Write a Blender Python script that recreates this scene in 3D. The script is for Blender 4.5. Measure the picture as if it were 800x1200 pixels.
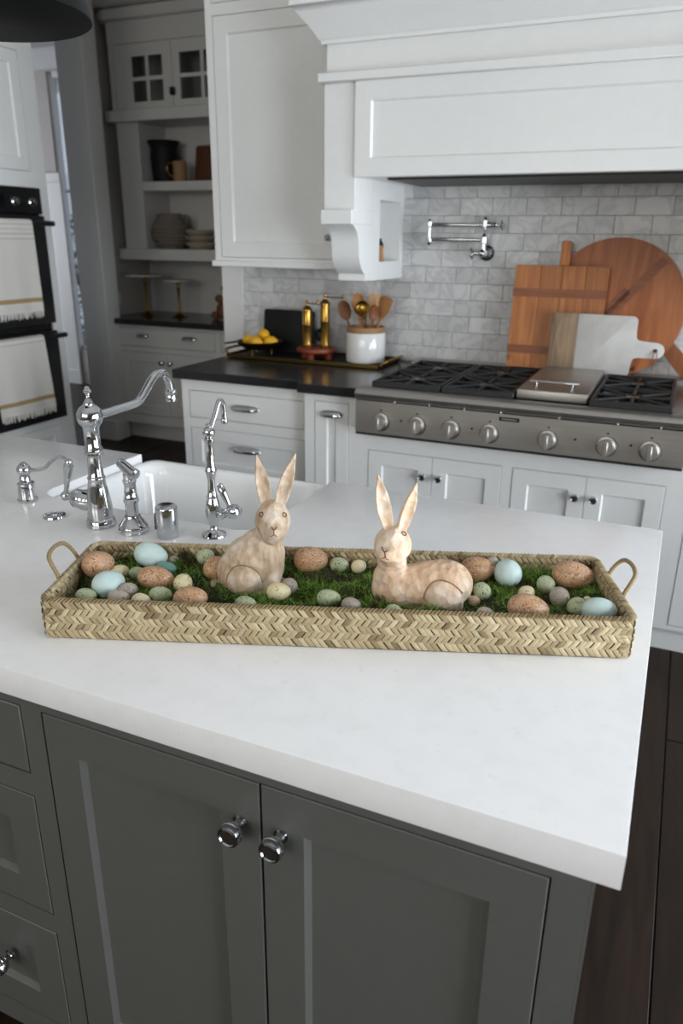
import bpy, bmesh, math, random
from math import sin, cos, pi, radians, sqrt
from mathutils import Vector, Matrix

random.seed(7)
for o in list(bpy.data.objects):
    bpy.data.objects.remove(o)
SC = bpy.context.scene
COL = SC.collection

# ------------------------------------------------------------------ camera
FPX, PITCH, YAW, ROLL, CAMH = 878.5, .35031, .41376, .010284, 1.49
_f = Vector((-sin(YAW)*cos(PITCH), cos(YAW)*cos(PITCH), -sin(PITCH)))
_r = Vector((cos(YAW), sin(YAW), 0))
_u = _r.cross(_f)
_r2 = cos(ROLL)*_r + sin(ROLL)*_u
_u2 = -sin(ROLL)*_r + cos(ROLL)*_u
cam_d = bpy.data.cameras.new('camera')
cam = bpy.data.objects.new('camera', cam_d)
COL.objects.link(cam)
cam.matrix_world = Matrix(((_r2.x, _u2.x, -_f.x, 0), (_r2.y, _u2.y, -_f.y, 0), (_r2.z, _u2.z, -_f.z, CAMH), (0, 0, 0, 1)))
cam_d.sensor_fit = 'VERTICAL'
cam_d.sensor_height = 36
cam_d.sensor_width = 24
cam_d.lens = FPX/1200*36
cam_d.clip_start = .02
cam_d.dof.use_dof = True
cam_d.dof.focus_distance = 1.27
cam_d.dof.aperture_fstop = 4.5
SC.camera = cam

# ------------------------------------------------------------------ world, daylight through the windows, added hall fill, exposure
SC.view_settings.view_transform = 'Standard'
SC.view_settings.look = 'None'
SC.view_settings.exposure = 0.0
SC.view_settings.gamma = 1
SC.view_settings.use_curve_mapping = False
wd = bpy.data.worlds.new('sky')
SC.world = wd
wd.use_nodes = True
wd.node_tree.nodes['Background'].inputs[0].default_value = (.72, .82, 1.0, 1)
wd.node_tree.nodes['Background'].inputs[1].default_value = .65


def daylight(name, loc, rot, sx, sy, power, col):
    l = bpy.data.lights.new(name, 'AREA')
    l.shape = 'RECTANGLE'
    l.size, l.size_y = sx, sy
    l.energy = power
    l.color = col
    o = bpy.data.objects.new(name, l)
    COL.objects.link(o)
    o.location = loc
    o.rotation_euler = rot
    return o


RX, FY, LX, ZC = 2.5, -2.6, -4.12, 2.95      # right wall, wall behind the camera, left wall, ceiling
WIN_R = [(-.6, 1.0), (1.35, 2.95)]           # y ranges of the two windows in the right wall
WIN_F = [(-2.9, -1.5), (-1.1, .3)]           # x ranges of the two high windows behind the camera
WF0, WF1 = 1.3, 2.86
WZ0, WZ1 = .95, 2.5
WR0 = (.12, .12)                             # both reach down like glazed doors
WR1 = (2.08, 2.3)
for i, (a, b) in enumerate(WIN_R):
    daylight('daylight_right', (RX+.14, (a+b)/2, (WR0[i]+WR1[i])/2), (0, pi/2, 0), WR1[i]-WR0[i], b-a, (156, 154)[i], (.88, .93, 1.0))
for i, (a, b) in enumerate(WIN_F):
    daylight('daylight_front', ((a+b)/2, FY-.14, (WF0+WF1)/2), (pi/2, 0, 0), b-a, WF1-WF0, (45, 45)[i], (1.0, .95, .88))
daylight('hall_fill', (-8.24, 5.0, 1.6), (0, -pi/2, 0), 1.8, 1.2, 60, (.84, .91, 1.0))  # added lamp that brightens the hall through an unseen opening


# ------------------------------------------------------------------ materials
def lin(h):
    h = h.lstrip('#')
    v = [int(h[i:i+2], 16)/255 for i in (0, 2, 4)]
    return tuple(c/12.92 if c <= .04045 else ((c+.055)/1.055)**2.4 for c in v)+(1,)


class NT:
    def __init__(s, name):
        s.m = bpy.data.materials.new(name)
        s.m.use_nodes = True
        s.t = s.m.node_tree
        s.b = s.t.nodes['Principled BSDF']

    def n(s, typ, **k):
        nd = s.t.nodes.new(typ)
        for a, v in k.items():
            if a.startswith('_'):
                nd.inputs[a[1:].replace('_', ' ')].default_value = v
            else:
                setattr(nd, a, v)
        return nd

    def l(s, a, ao, b, bi):
        s.t.links.new(a.outputs[ao], b.inputs[bi])

    def coords(s, kind='Object', scale=(1, 1, 1), rot=(0, 0, 0)):
        tc = s.n('ShaderNodeTexCoord')
        mp = s.n('ShaderNodeMapping')
        mp.inputs['Scale'].default_value = scale
        mp.inputs['Rotation'].default_value = rot
        s.l(tc, kind, mp, 'Vector')
        return mp

    def ramp(s, stops, src=None, out='Fac', interp='LINEAR'):
        r = s.n('ShaderNodeValToRGB')
        e = r.color_ramp.elements
        r.color_ramp.interpolation = interp
        while len(e) < len(stops):
            e.new(.5)
        for i, (p, c) in enumerate(stops):
            e[i].position = p
            e[i].color = c
        if src:
            s.l(src, out, r, 'Fac')
        return r

    def mix(s, a, b, fac, mode='MIX'):
        """a, b: (node, socket) or colour; fac: (node, socket) or float"""
        x = s.n('ShaderNodeMix', data_type='RGBA', blend_type=mode)
        for v, k in ((a, 6), (b, 7), (fac, 0)):
            if isinstance(v, tuple) and hasattr(v[0], 'outputs'):
                s.t.links.new(v[0].outputs[v[1]], x.inputs[k])
            else:
                x.inputs[k].default_value = v
        return x

    def bump(s, src, out, strength, dist=.002):
        b = s.n('ShaderNodeBump')
        b.inputs['Strength'].default_value = strength
        b.inputs['Distance'].default_value = dist
        s.l(src, out, b, 'Height')
        s.l(b, 'Normal', s.b, 'Normal')
        return b


def plain(name, col, rough=.5, metal=0., var=.06, scale=12., bump=0., spec=.5, coat=0.):
    t = NT(name)
    c = lin(col)
    mp = t.coords('Object', (scale,)*3)
    nz = t.n('ShaderNodeTexNoise')
    nz.inputs['Detail'].default_value = 4
    t.l(mp, 'Vector', nz, 'Vector')
    d = tuple(max(0, v*(1-var)) for v in c[:3])+(1,)
    e = tuple(min(1, v*(1+var)) for v in c[:3])+(1,)
    r = t.ramp([(.3, d), (.7, e)], nz)
    t.l(r, 'Color', t.b, 'Base Color')
    t.b.inputs['Roughness'].default_value = rough
    t.b.inputs['Metallic'].default_value = metal
    t.b.inputs['Specular IOR Level'].default_value = spec
    t.b.inputs['Coat Weight'].default_value = coat
    if bump:
        t.bump(nz, 'Fac', bump, .001)
    return t.m


def wood(name, dark, light, scale=(3, 30, 30), rough=.5, knots=True, bump=.15, rot=(0, 0, 0), spec=.5):
    """grain runs along the axis with the small scale"""
    t = NT(name)
    oi = t.n('ShaderNodeObjectInfo')
    mp = t.coords('Object', scale, rot)
    ad = t.n('ShaderNodeVectorMath', operation='ADD')
    sc = t.n('ShaderNodeMath', operation='MULTIPLY')
    sc.inputs[1].default_value = 37.
    t.l(oi, 'Random', sc, 0)
    t.l(mp, 'Vector', ad, 0)
    t.l(sc, 0, ad, 1)
    nz = t.n('ShaderNodeTexNoise')
    nz.inputs['Scale'].default_value = 1.
    nz.inputs['Detail'].default_value = 6
    nz.inputs['Distortion'].default_value = 1.2
    t.l(ad, 0, nz, 'Vector')
    r = t.ramp([(.3, lin(dark)), (.68, lin(light))], nz)
    src = (r, 'Color')
    if knots:
        n2 = t.n('ShaderNodeTexNoise')
        n2.inputs['Scale'].default_value = 14.
        n2.inputs['Detail'].default_value = 1.
        tc = t.n('ShaderNodeTexCoord')
        t.l(tc, 'Object', n2, 'Vector')
        k = t.ramp([(.70, (0, 0, 0, 1)), (.78, (1, 1, 1, 1))], n2)
        dk = tuple(v*.35 for v in lin(dark)[:3])+(1,)
        mx = t.mix(src, dk, (k, 'Color'))
        src = (mx, 2)
    hv = t.n('ShaderNodeHueSaturation')
    v = t.n('ShaderNodeMapRange')
    v.inputs['To Min'].default_value = .82
    v.inputs['To Max'].default_value = 1.18
    t.l(oi, 'Random', v, 'Value')
    t.l(v, 'Result', hv, 'Value')
    t.t.links.new(src[0].outputs[src[1]], hv.inputs['Color'])
    t.l(hv, 'Color', t.b, 'Base Color')
    t.b.inputs['Roughness'].default_value = rough
    t.b.inputs['Specular IOR Level'].default_value = spec
    t.bump(nz, 'Fac', bump, .001)
    return t.m


M = {}
M['white'] = plain('white_cabinet_paint', '#e5e5e3', .38, var=.012, scale=5)
M['trimwhite'] = plain('white_trim_paint', '#dedddb', .42, var=.015, scale=5)
M['wall'] = plain('warm_grey_wall_paint', '#b3afa8', .7, var=.02, scale=6)
M['hallwall'] = plain('hall_wall_paint', '#b5aeab', .7, var=.02, scale=6)
M['ceil'] = plain('ceiling_paint', '#e6e5e2', .8, var=.01)
M['grey'] = plain('grey_island_paint', '#5a5b57', .42, var=.03, scale=7)
M['pantry'] = plain('pantry_cabinet_paint', '#cfcecb', .45, var=.015, scale=5)
M['quartz'] = None
M['sink'] = plain('white_fireclay', '#f2f3f3', .08, var=.004, coat=.6)
M['blackstone'] = plain('black_honed_stone', '#29282a', .22, var=.16, scale=60)
M['iron'] = plain('black_cast_iron', '#1b1b1c', .5, var=.25, scale=90, bump=.25)
M['blackenamel'] = plain('black_oven_enamel', '#161617', .22, var=.1)
M['oven'] = plain('slate_oven_steel', '#343436', .28, metal=.55, var=.08, scale=30)
M['blackglass'] = plain('black_oven_glass', '#050506', .04, var=.05)
M['chrome'] = plain('polished_chrome', '#c6c8cb', .05, metal=1., var=.01)
M['brass'] = plain('aged_brass', '#94733a', .32, metal=1., var=.2, scale=30)
M['polbrass'] = plain('polished_brass', '#a8823f', .24, metal=1., var=.08, scale=30)
M['darkbrass'] = plain('dark_bronze', '#574726', .42, metal=1., var=.25, scale=40)
M['blackmatte'] = plain('matte_black', '#101112', .6, var=.12, spec=.3)
M['lampblack'] = plain('black_lamp_enamel', '#060607', .5, var=.1, spec=.2)
M['ceramic'] = plain('white_glazed_ceramic', '#e9e9e7', .15, var=.015, coat=.4)
M['stoneware'] = plain('unglazed_stoneware', '#9c7650', .6, var=.12, scale=40)
M['vase'] = plain('matte_tan_clay', '#7d736b', .75, var=.12, scale=30, bump=.3)
M['bowl'] = plain('stone_bowl_glaze', '#a59a86', .5, var=.08)
M['redwood'] = wood('red_stained_wood', '#5c2413', '#8a3b20', (40, 40, 6), .45, False)
M['lemon'] = plain('lemon_skin', '#e8ad1c', .42, var=.1, scale=70, bump=.5)
M['marbletop'] = plain('cake_stand_marble', '#b9b7b2', .25, var=.06)
M['plate'] = plain('outlet_plastic', '#c9c8c5', .4, var=.01)
M['leather'] = plain('leather_cord', '#8a5436', .7, var=.2)
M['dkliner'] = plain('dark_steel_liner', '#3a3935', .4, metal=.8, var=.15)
M['spoon1'] = wood('spoon_wood_mid', '#8f5f33', '#b9834f', (60, 60, 8), .55, False)
M['spoon2'] = wood('spoon_wood_pale', '#b98d5d', '#d6b182', (60, 60, 8), .55, False)
M['spoon3'] = wood('spoon_wood_dark', '#6d4020', '#8f5a31', (60, 60, 8), .55, False)
M['board'] = wood('oiled_pine_board', '#a25d2e', '#c98247', (30, 30, 3), .5)
M['boardr'] = wood('oiled_pine_round', '#8a4c2b', '#a8673c', (26, 26, 3), .5, True, .15, (0, .7, 0))
M['boardstrip'] = wood('dark_pine_batten', '#7d4427', '#9a5d39', (3, 30, 40), .5, False)
M['boardend'] = wood('bleached_mango_wood', '#7d6650', '#a98f72', (40, 40, 5), .55, False)
M['brownboard'] = wood('dark_pantry_board', '#4e2f1c', '#6f472b', (30, 30, 4), .5, False)
M['floorw'] = wood('dark_walnut_floor', '#1a110a', '#2d1f15', (26, 2.2, 26), .5, False, .25, (0, 0, 0), .25)
M['figure'] = wood('carved_figure_wood', '#5f3a22', '#87583a', (30, 30, 8), .6, False)

# white quartz with faint grey freckles
t = NT('white_quartz')
mp = t.coords('Object', (1, 1, 1))
n1 = t.n('ShaderNodeTexNoise'); n1.inputs['Scale'].default_value = 26; n1.inputs['Detail'].default_value = 7
n2 = t.n('ShaderNodeTexNoise'); n2.inputs['Scale'].default_value = 60; n2.inputs['Detail'].default_value = 3
t.l(mp, 'Vector', n1, 'Vector'); t.l(mp, 'Vector', n2, 'Vector')
r1 = t.ramp([(.35, lin('#eae9e9')), (.55, lin('#edecec'))], n1)
r2 = t.ramp([(.62, (0, 0, 0, 1)), (.74, (.35, .35, .35, 1))], n2)
mx = t.mix((r1, 'Color'), lin('#dedcda'), (r2, 'Color'))
t.l(mx, 2, t.b, 'Base Color')
t.b.inputs['Roughness'].default_value = .2
M['quartz'] = t.m

# carrara tile, every tile a little different
t = NT('carrara_marble_tile')
oi = t.n('ShaderNodeObjectInfo')
ge = t.n('ShaderNodeNewGeometry')
sc = t.n('ShaderNodeMath', operation='MULTIPLY'); sc.inputs[1].default_value = 23.
t.l(oi, 'Random', sc, 0)
ad = t.n('ShaderNodeVectorMath', operation='ADD')
t.l(ge, 'Position', ad, 0); t.l(sc, 0, ad, 1)
n1 = t.n('ShaderNodeTexNoise'); n1.inputs['Scale'].default_value = 7; n1.inputs['Detail'].default_value = 8; n1.inputs['Distortion'].default_value = 1.6
t.l(ad, 0, n1, 'Vector')
vein = t.ramp([(.42, (0, 0, 0, 1)), (.5, (.5, .5, .5, 1)), (.56, (0, 0, 0, 1))], n1)
n2 = t.n('ShaderNodeTexNoise'); n2.inputs['Scale'].default_value = 5; n2.inputs['Detail'].default_value = 5
t.l(ad, 0, n2, 'Vector')
base = t.ramp([(.3, lin('#c9c9ca')), (.65, lin('#dcdbd9'))], n2)
m1 = t.mix((base, 'Color'), lin('#a9aaac'), (vein, 'Color'))
hv = t.n('ShaderNodeHueSaturation')
v = t.ramp([(0, (.76, .76, .78, 1)), (.16, (.93, .93, .94, 1)), (.5, (1, 1, 1, 1)), (1, (1.05, 1.05, 1.05, 1))], oi, 'Random')
t.l(v, 'Color', hv, 'Value'); t.l(m1, 2, hv, 'Color')
t.l(hv, 'Color', t.b, 'Base Color')
t.b.inputs['Roughness'].default_value = .3
M['tile'] = t.m
M['grout'] = plain('pale_grout', '#cac9c8', .9, var=.05, scale=60)

# brushed stainless
t = NT('brushed_stainless')
mp = t.coords('Object', (3, 3, 400))
n1 = t.n('ShaderNodeTexNoise'); n1.inputs['Scale'].default_value = 1; n1.inputs['Detail'].default_value = 2
t.l(mp, 'Vector', n1, 'Vector')
r1 = t.ramp([(.2, lin('#a5a09a')), (.8, lin('#bcb7b1'))], n1)
t.l(r1, 'Color', t.b, 'Base Color')
t.b.inputs['Metallic'].default_value = 1
t.b.inputs['Roughness'].default_value = .44
t.bump(n1, 'Fac', .06, .0005)
M['steel'] = t.m

# marble of the paddle board
t = NT('white_marble_board')
mp = t.coords('Object', (1, 1, 1))
n1 = t.n('ShaderNodeTexNoise'); n1.inputs['Scale'].default_value = 6; n1.inputs['Detail'].default_value = 8; n1.inputs['Distortion'].default_value = .5
t.l(mp, 'Vector', n1, 'Vector')
r1 = t.ramp([(.40, lin('#d6d4d0')), (.5, lin('#cdcbc7')), (.6, lin('#d5d3cf'))], n1)
t.l(r1, 'Color', t.b, 'Base Color'); t.b.inputs['Roughness'].default_value = .3
M['marble'] = t.m


def island_mat(name, cols, rough=.8, noise=None):
    """every separate strand a colour of its own"""
    t = NT(name)
    ge = t.n('ShaderNodeNewGeometry')
    st = [(i/(len(cols)-1), lin(c)) for i, c in enumerate(cols)]
    r = t.ramp(st, ge, 'Random Per Island')
    src = (r, 'Color')
    if noise:
        tc = t.n('ShaderNodeTexCoord')
        nz = t.n('ShaderNodeTexNoise'); nz.inputs['Scale'].default_value = noise[0]; nz.inputs['Detail'].default_value = 3
        t.l(tc, 'Object', nz, 'Vector')
        k = t.ramp([(noise[2], (0, 0, 0, 1)), (noise[3], (1, 1, 1, 1))], nz)
        mx = t.mix(src, lin(noise[1]), (k, 'Color'))
        src = (mx, 2)
    t.t.links.new(src[0].outputs[src[1]], t.b.inputs['Base Color'])
    t.b.inputs['Roughness'].default_value = rough
    return t.m


M['straw'] = island_mat('woven_seagrass', ['#8f7b5a', '#b9a783', '#ab9974', '#c8b896', '#a18e6a', '#b9aa88', '#7d6848', '#c3b391', '#ad9c7a', '#9c8d6a'], .6)
M['strawdk'] = plain('shaded_seagrass_lining', '#4f4128', .8, var=.2, scale=60)  # lining coloured dark so the weave gaps look shaded and deep
M['rope'] = plain('twisted_seagrass_cord', '#94805a', .7, var=.22, scale=150, bump=.6)
M['moss'] = island_mat('moss_fronds', ['#2e4318', '#4d6f20', '#6a962c', '#86ae3c', '#3c5a1c', '#a2c652', '#587b28'], .75, (26., '#43361a', .50, .62))
M['mossbed'] = plain('moss_bed', '#2b321a', .9, var=.5, scale=60, bump=.8)
M['leaf'] = island_mat('garden_leaves', ['#33481f', '#4d682c', '#6f8a45', '#8ea560', '#3f5a26'], .6)

# pink-white carved wood of the rabbits
def rabbit_mat(name, a, b, c):
    t = NT(name)
    mp = t.coords('Object', (1, 1, 1))
    g = t.coords('Object', (110, 110, 16), (.3, .2, 0))
    n1 = t.n('ShaderNodeTexNoise'); n1.inputs['Scale'].default_value = 1; n1.inputs['Detail'].default_value = 6
    t.l(g, 'Vector', n1, 'Vector')
    n2 = t.n('ShaderNodeTexNoise'); n2.inputs['Scale'].default_value = 24; n2.inputs['Detail'].default_value = 5
    t.l(mp, 'Vector', n2, 'Vector')
    vo = t.n('ShaderNodeTexVoronoi'); vo.inputs['Scale'].default_value = 62
    vo.inputs['Randomness'].default_value = 1.
    t.l(mp, 'Vector', vo, 'Vector')
    r1 = t.ramp([(.3, lin(a)), (.66, lin(b))], n1)
    r2 = t.ramp([(.48, (0, 0, 0, 1)), (.68, (1, 1, 1, 1))], n2)
    mx = t.mix((r1, 'Color'), lin(c), (r2, 'Color'))
    t.l(mx, 2, t.b, 'Base Color')
    t.b.inputs['Roughness'].default_value = .62
    t.bump(vo, 'Distance', .8, .006)
    return t.m


M['rabbit1'] = rabbit_mat('whitewashed_carved_wood', '#a88c70', '#cab49b', '#ded2c3')
M['rabbit2'] = rabbit_mat('pale_pink_carved_wood', '#c39d7e', '#d8bc9f', '#e3d2bf')
M['carve'] = plain('carved_line_brown', '#5d3b26', .7, var=.2)
M['groove'] = plain('carved_groove_tan', '#8e6c50', .7, var=.2)


def egg_mat(name, base, base2, speck, lo, hi, scale, rough=.45, second=None):
    t = NT(name)
    oi = t.n('ShaderNodeObjectInfo')
    sc = t.n('ShaderNodeMath', operation='MULTIPLY'); sc.inputs[1].default_value = 11.
    t.l(oi, 'Random', sc, 0)
    tc = t.n('ShaderNodeTexCoord')
    ad = t.n('ShaderNodeVectorMath', operation='ADD')
    t.l(tc, 'Object', ad, 0); t.l(sc, 0, ad, 1)
    nb = t.n('ShaderNodeTexNoise'); nb.inputs['Scale'].default_value = 45; nb.inputs['Detail'].default_value = 4
    t.l(ad, 0, nb, 'Vector')
    r = t.ramp([(.35, lin(base)), (.65, lin(base2))], nb)
    src = (r, 'Color')
    ns = t.n('ShaderNodeTexNoise'); ns.inputs['Scale'].default_value = scale; ns.inputs['Detail'].default_value = 2; ns.inputs['Roughness'].default_value = .7
    t.l(ad, 0, ns, 'Vector')
    k = t.ramp([(lo, (0, 0, 0, 1)), (hi, (1, 1, 1, 1))], ns)
    mx = t.mix(src, lin(speck), (k, 'Color'))
    src = (mx, 2)
    if second:
        n3 = t.n('ShaderNodeTexNoise'); n3.inputs['Scale'].default_value = scale*.8; n3.inputs['Detail'].default_value = 2
        a2 = t.n('ShaderNodeVectorMath', operation='ADD'); a2.inputs[1].default_value = (3.1, 7.7, 1.3)
        t.l(ad, 0, a2, 0); t.l(a2, 0, n3, 'Vector')
        k2 = t.ramp([(lo+.05, (0, 0, 0, 1)), (hi+.05, (1, 1, 1, 1))], n3)
        mx2 = t.mix(src, lin(second), (k2, 'Color'))
        src = (mx2, 2)
    t.t.links.new(src[0].outputs[src[1]], t.b.inputs['Base Color'])
    t.b.inputs['Roughness'].default_value = rough
    t.b.inputs['Subsurface Weight'].default_value = .0
    return t.m


M['egg_brown'] = egg_mat('brown_speckled_shell', '#b98c66', '#cba381', '#5a3420', .575, .63, 330, .4, '#dcc0a4')
M['egg_blue'] = egg_mat('pale_blue_shell', '#bfd5d3', '#cbdedb', '#a9c2c0', .66, .75, 300, .4)
M['egg_green'] = egg_mat('sage_green_speckled_shell', '#a7b08c', '#bac3a0', '#4e5a3c', .595, .65, 260, .45)
M['egg_cream'] = egg_mat('cream_speckled_shell', '#d9ca9d', '#e5dab5', '#4d4534', .62, .66, 190, .45)
M['egg_grey'] = egg_mat('grey_mauve_speckled_shell', '#a99d90', '#bdb2a5', '#756a60', .59, .65, 300, .45)
M['egg_teal'] = egg_mat('teal_speckled_shell', '#6d958b', '#7ca69b', '#3d5d57', .59, .65, 280, .45)


def towel_mat():
    t = NT('woven_cotton_towel')
    tc = t.n('ShaderNodeTexCoord')
    sx = t.n('ShaderNodeSeparateXYZ')
    t.l(tc, 'Object', sx, 0)
    r = t.ramp([(0, lin('#d3cfc8')), (.10, lin('#a58a5f')), (.145, lin('#d3cfc8')), (.76, lin('#bdb6ab')), (.775, lin('#d6d2cb')),
                (.81, lin('#bdb6ab')), (.825, lin('#d6d2cb')), (.86, lin('#bdb6ab')), (.875, lin('#d6d2cb')), (.91, lin('#bdb6ab')), (.925, lin('#d6d2cb'))], interp='CONSTANT')
    mr = t.n('ShaderNodeMapRange')
    mr.inputs['From Min'].default_value = 0.
    mr.inputs['From Max'].default_value = .5
    t.l(sx, 'Z', mr, 'Value'); t.l(mr, 'Result', r, 'Fac')
    t.l(r, 'Color', t.b, 'Base Color')
    t.b.inputs['Roughness'].default_value = .95
    mp = t.coords('Object', (500, 500, 500))
    w = t.n('ShaderNodeTexNoise'); t.l(mp, 'Vector', w, 'Vector')
    t.bump(w, 'Fac', .4, .001)
    return t.m


M['towel'] = towel_mat()
M['fringe'] = plain('cotton_fringe', '#d6d2cb', .95, var=.05)


def glass_mat(name, tint, gloss):
    m = bpy.data.materials.new(name)
    m.use_nodes = True
    nt = m.node_tree
    nt.nodes.remove(nt.nodes['Principled BSDF'])
    o = nt.nodes['Material Output']
    a = nt.nodes.new('ShaderNodeBsdfTransparent'); a.inputs[0].default_value = tint
    b = nt.nodes.new('ShaderNodeBsdfGlossy'); b.inputs['Roughness'].default_value = .03
    fr = nt.nodes.new('ShaderNodeFresnel'); fr.inputs[0].default_value = 1.45
    x = nt.nodes.new('ShaderNodeMixShader')
    nt.links.new(fr.outputs[0], x.inputs[0]); nt.links.new(a.outputs[0], x.inputs[1]); nt.links.new(b.outputs[0], x.inputs[2])
    nt.links.new(x.outputs[0], o.inputs['Surface'])
    return m


M['glass'] = glass_mat('window_glass', (.97, .98, .98, 1), .06)
M['cabglass'] = glass_mat('cabinet_glass', (.8, .82, .8, 1), .1)


# ------------------------------------------------------------------ building helpers
WM = {}     # world matrix of every object made here


class MB:
    """collects shapes; build() links them as ONE mesh object"""
    def __init__(s):
        s.bm = bmesh.new()

    def box(s, x0, x1, y0, y1, z0, z1, bev=0., seg=1):
        vs = [s.bm.verts.new((x, y, z)) for x in (x0, x1) for y in (y0, y1) for z in (z0, z1)]
        fs = [s.bm.faces.new([vs[i] for i in q]) for q in ((0, 1, 3, 2), (4, 6, 7, 5), (0, 4, 5, 1), (2, 3, 7, 6), (0, 2, 6, 4), (1, 5, 7, 3))]
        if bev > 0:
            es = set()
            for f in fs:
                es.update(f.edges)
            bmesh.ops.bevel(s.bm, geom=list(es), offset=bev, segments=seg, affect='EDGES', profile=.5)
        return s

    def loft(s, loops, cap0=True, cap1=True, closed=True):
        rings = [[s.bm.verts.new(p) for p in lp] for lp in loops]
        n = len(rings[0])
        for a, b in zip(rings, rings[1:]):
            for i in range(n if closed else n-1):
                j = (i+1) % n
                s.bm.faces.new((a[i], a[j], b[j], b[i]))
        if cap0:
            s.bm.faces.new(list(reversed(rings[0])))
        if cap1:
            s.bm.faces.new(rings[-1])
        return s

    def lathe(s, prof, loc=(0, 0, 0), axis=(0, 0, 1), seg=24, ax=1., ay=1.):
        """prof: (radius, height) from bottom to top along axis"""
        q = Vector((0, 0, 1)).rotation_difference(Vector(axis).normalized()).to_matrix()
        loc = Vector(loc)
        loops = []
        for r, h in prof:
            r = max(r, 1e-4)
            loops.append([loc+q @ Vector((r*ax*cos(2*pi*i/seg), r*ay*sin(2*pi*i/seg), h)) for i in range(seg)])
        return s.loft(loops)

    def tube(s, pts, r, seg=10, closed=False, flat=1.):
        pts = [Vector(p) for p in pts]
        n = len(pts)
        rr = r if isinstance(r, (list, tuple)) else [r]*n
        loops = []
        prev = None
        for i, p in enumerate(pts):
            if closed:
                d = (pts[(i+1) % n]-pts[i-1]).normalized()
            else:
                d = (pts[min(i+1, n-1)]-pts[max(i-1, 0)]).normalized()
            if prev is None:
                a = d.cross(Vector((0, 0, 1)))
                if a.length < .1:
                    a = d.cross(Vector((1, 0, 0)))
                a.normalize()
            else:
                a = (prev-d*prev.dot(d)).normalized()
            prev = a
            b = d.cross(a)
            loops.append([p+(a*cos(2*pi*k/seg)+b*sin(2*pi*k/seg)*flat)*rr[i] for k in range(seg)])
        if closed:
            loops.append(loops[0])
            rings = [[s.bm.verts.new(q) for q in lp] for lp in loops[:-1]]
            for i in range(n):
                a_, b_ = rings[i], rings[(i+1) % n]
                for k in range(seg):
                    s.bm.faces.new((a_[k], a_[(k+1) % seg], b_[(k+1) % seg], b_[k]))
            return s
        return s.loft(loops)

    def prism(s, poly, lo, hi, plane='xy', bev=0., seg=2):
        """extrude a 2D outline; plane 'xy' along z, 'xz' along y, 'yz' along x"""
        def P(a, b, c):
            return {'xy': (a, b, c), 'xz': (a, c, b), 'yz': (c, a, b)}[plane]
        v0 = [s.bm.verts.new(P(a, b, lo)) for a, b in poly]
        v1 = [s.bm.verts.new(P(a, b, hi)) for a, b in poly]
        n = len(poly)
        fs = [s.bm.faces.new(list(reversed(v0))), s.bm.faces.new(v1)]
        for i in range(n):
            fs.append(s.bm.faces.new((v0[i], v0[(i+1) % n], v1[(i+1) % n], v1[i])))
        if bev:
            es = set(fs[0].edges) | set(fs[1].edges)
            bmesh.ops.bevel(s.bm, geom=list(es), offset=bev, segments=seg, affect='EDGES', profile=.5)
        return s

    def ball(s, c, r, seg=20, rings=12, M_=None):
        rx, ry, rz = r if isinstance(r, (tuple, list)) else (r, r, r)
        loops = []
        for i in range(rings+1):
            th = -pi/2+pi*i/rings
            th = max(-pi/2+.02, min(pi/2-.02, th))
            lp = [Vector((rx*cos(th)*cos(2*pi*k/seg), ry*cos(th)*sin(2*pi*k/seg), rz*sin(th))) for k in range(seg)]
            if M_ is not None:
                lp = [M_ @ p for p in lp]
            loops.append([Vector(c)+p for p in lp])
        return s.loft(loops)

    def xf(s, mat):
        bmesh.ops.transform(s.bm, matrix=mat, verts=s.bm.verts)
        return s

    def mesh(s, name, mat, inv=None, sharp=38, smooth=True):
        bmesh.ops.recalc_face_normals(s.bm, faces=s.bm.faces)
        me = bpy.data.meshes.new(name)
        if inv is not None:
            s.bm.transform(inv)
        s.bm.to_mesh(me)
        s.bm.free()
        me.materials.append(M[mat] if isinstance(mat, str) else mat)
        if smooth:
            for p in me.polygons:
                p.use_smooth = True
            me.set_sharp_from_angle(angle=radians(sharp))
        return me

    def build(s, name, mat, parent=None, local=False, sharp=38, smooth=True, loc=None):
        """shapes are given in world space unless local=True (then in the parent's space)"""
        inv = None
        if parent is not None and not local:
            inv = WM[parent].inverted()
        if loc is not None and parent is None:
            inv = Matrix.Translation(loc).inverted()
        o = bpy.data.objects.new(name, s.mesh(name, mat, inv, sharp, smooth))
        COL.objects.link(o)
        if parent is not None:
            o.parent = parent
            WM[o] = WM[parent]
        else:
            WM[o] = Matrix.Translation(loc) if loc is not None else Matrix.Identity(4)
            if loc is not None:
                o.location = loc
        return o


def tag(o, label=None, cat=None, group=None, kind=None):
    for k, v in (('label', label), ('category', cat), ('group', group), ('kind', kind)):
        if v:
            o[k] = v
    return o


def thing(name, label, cat, loc=(0, 0, 0), rz=0., group=None):
    o = bpy.data.objects.new(name, None)
    o.empty_display_size = .05
    COL.objects.link(o)
    o.location = loc
    o.rotation_euler = (0, 0, rz)
    WM[o] = Matrix.Translation(loc) @ Matrix.Rotation(rz, 4, 'Z')
    return tag(o, label, cat, group)


def struct(name, mb, mat, label=None):
    return tag(mb.build(name, mat), label, None, None, 'structure')


def arc(cx, cy, r, a0, a1, n):
    return [(cx+r*cos(radians(a0+(a1-a0)*i/n)), cy+r*sin(radians(a0+(a1-a0)*i/n))) for i in range(n+1)]


def rrect(x0, x1, y0, y1, r, n=5):
    return arc(x1-r, y0+r, r, -90, 0, n)+arc(x1-r, y1-r, r, 0, 90, n)+arc(x0+r, y1-r, r, 90, 180, n)+arc(x0+r, y0+r, r, 180, 270, n)


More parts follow.
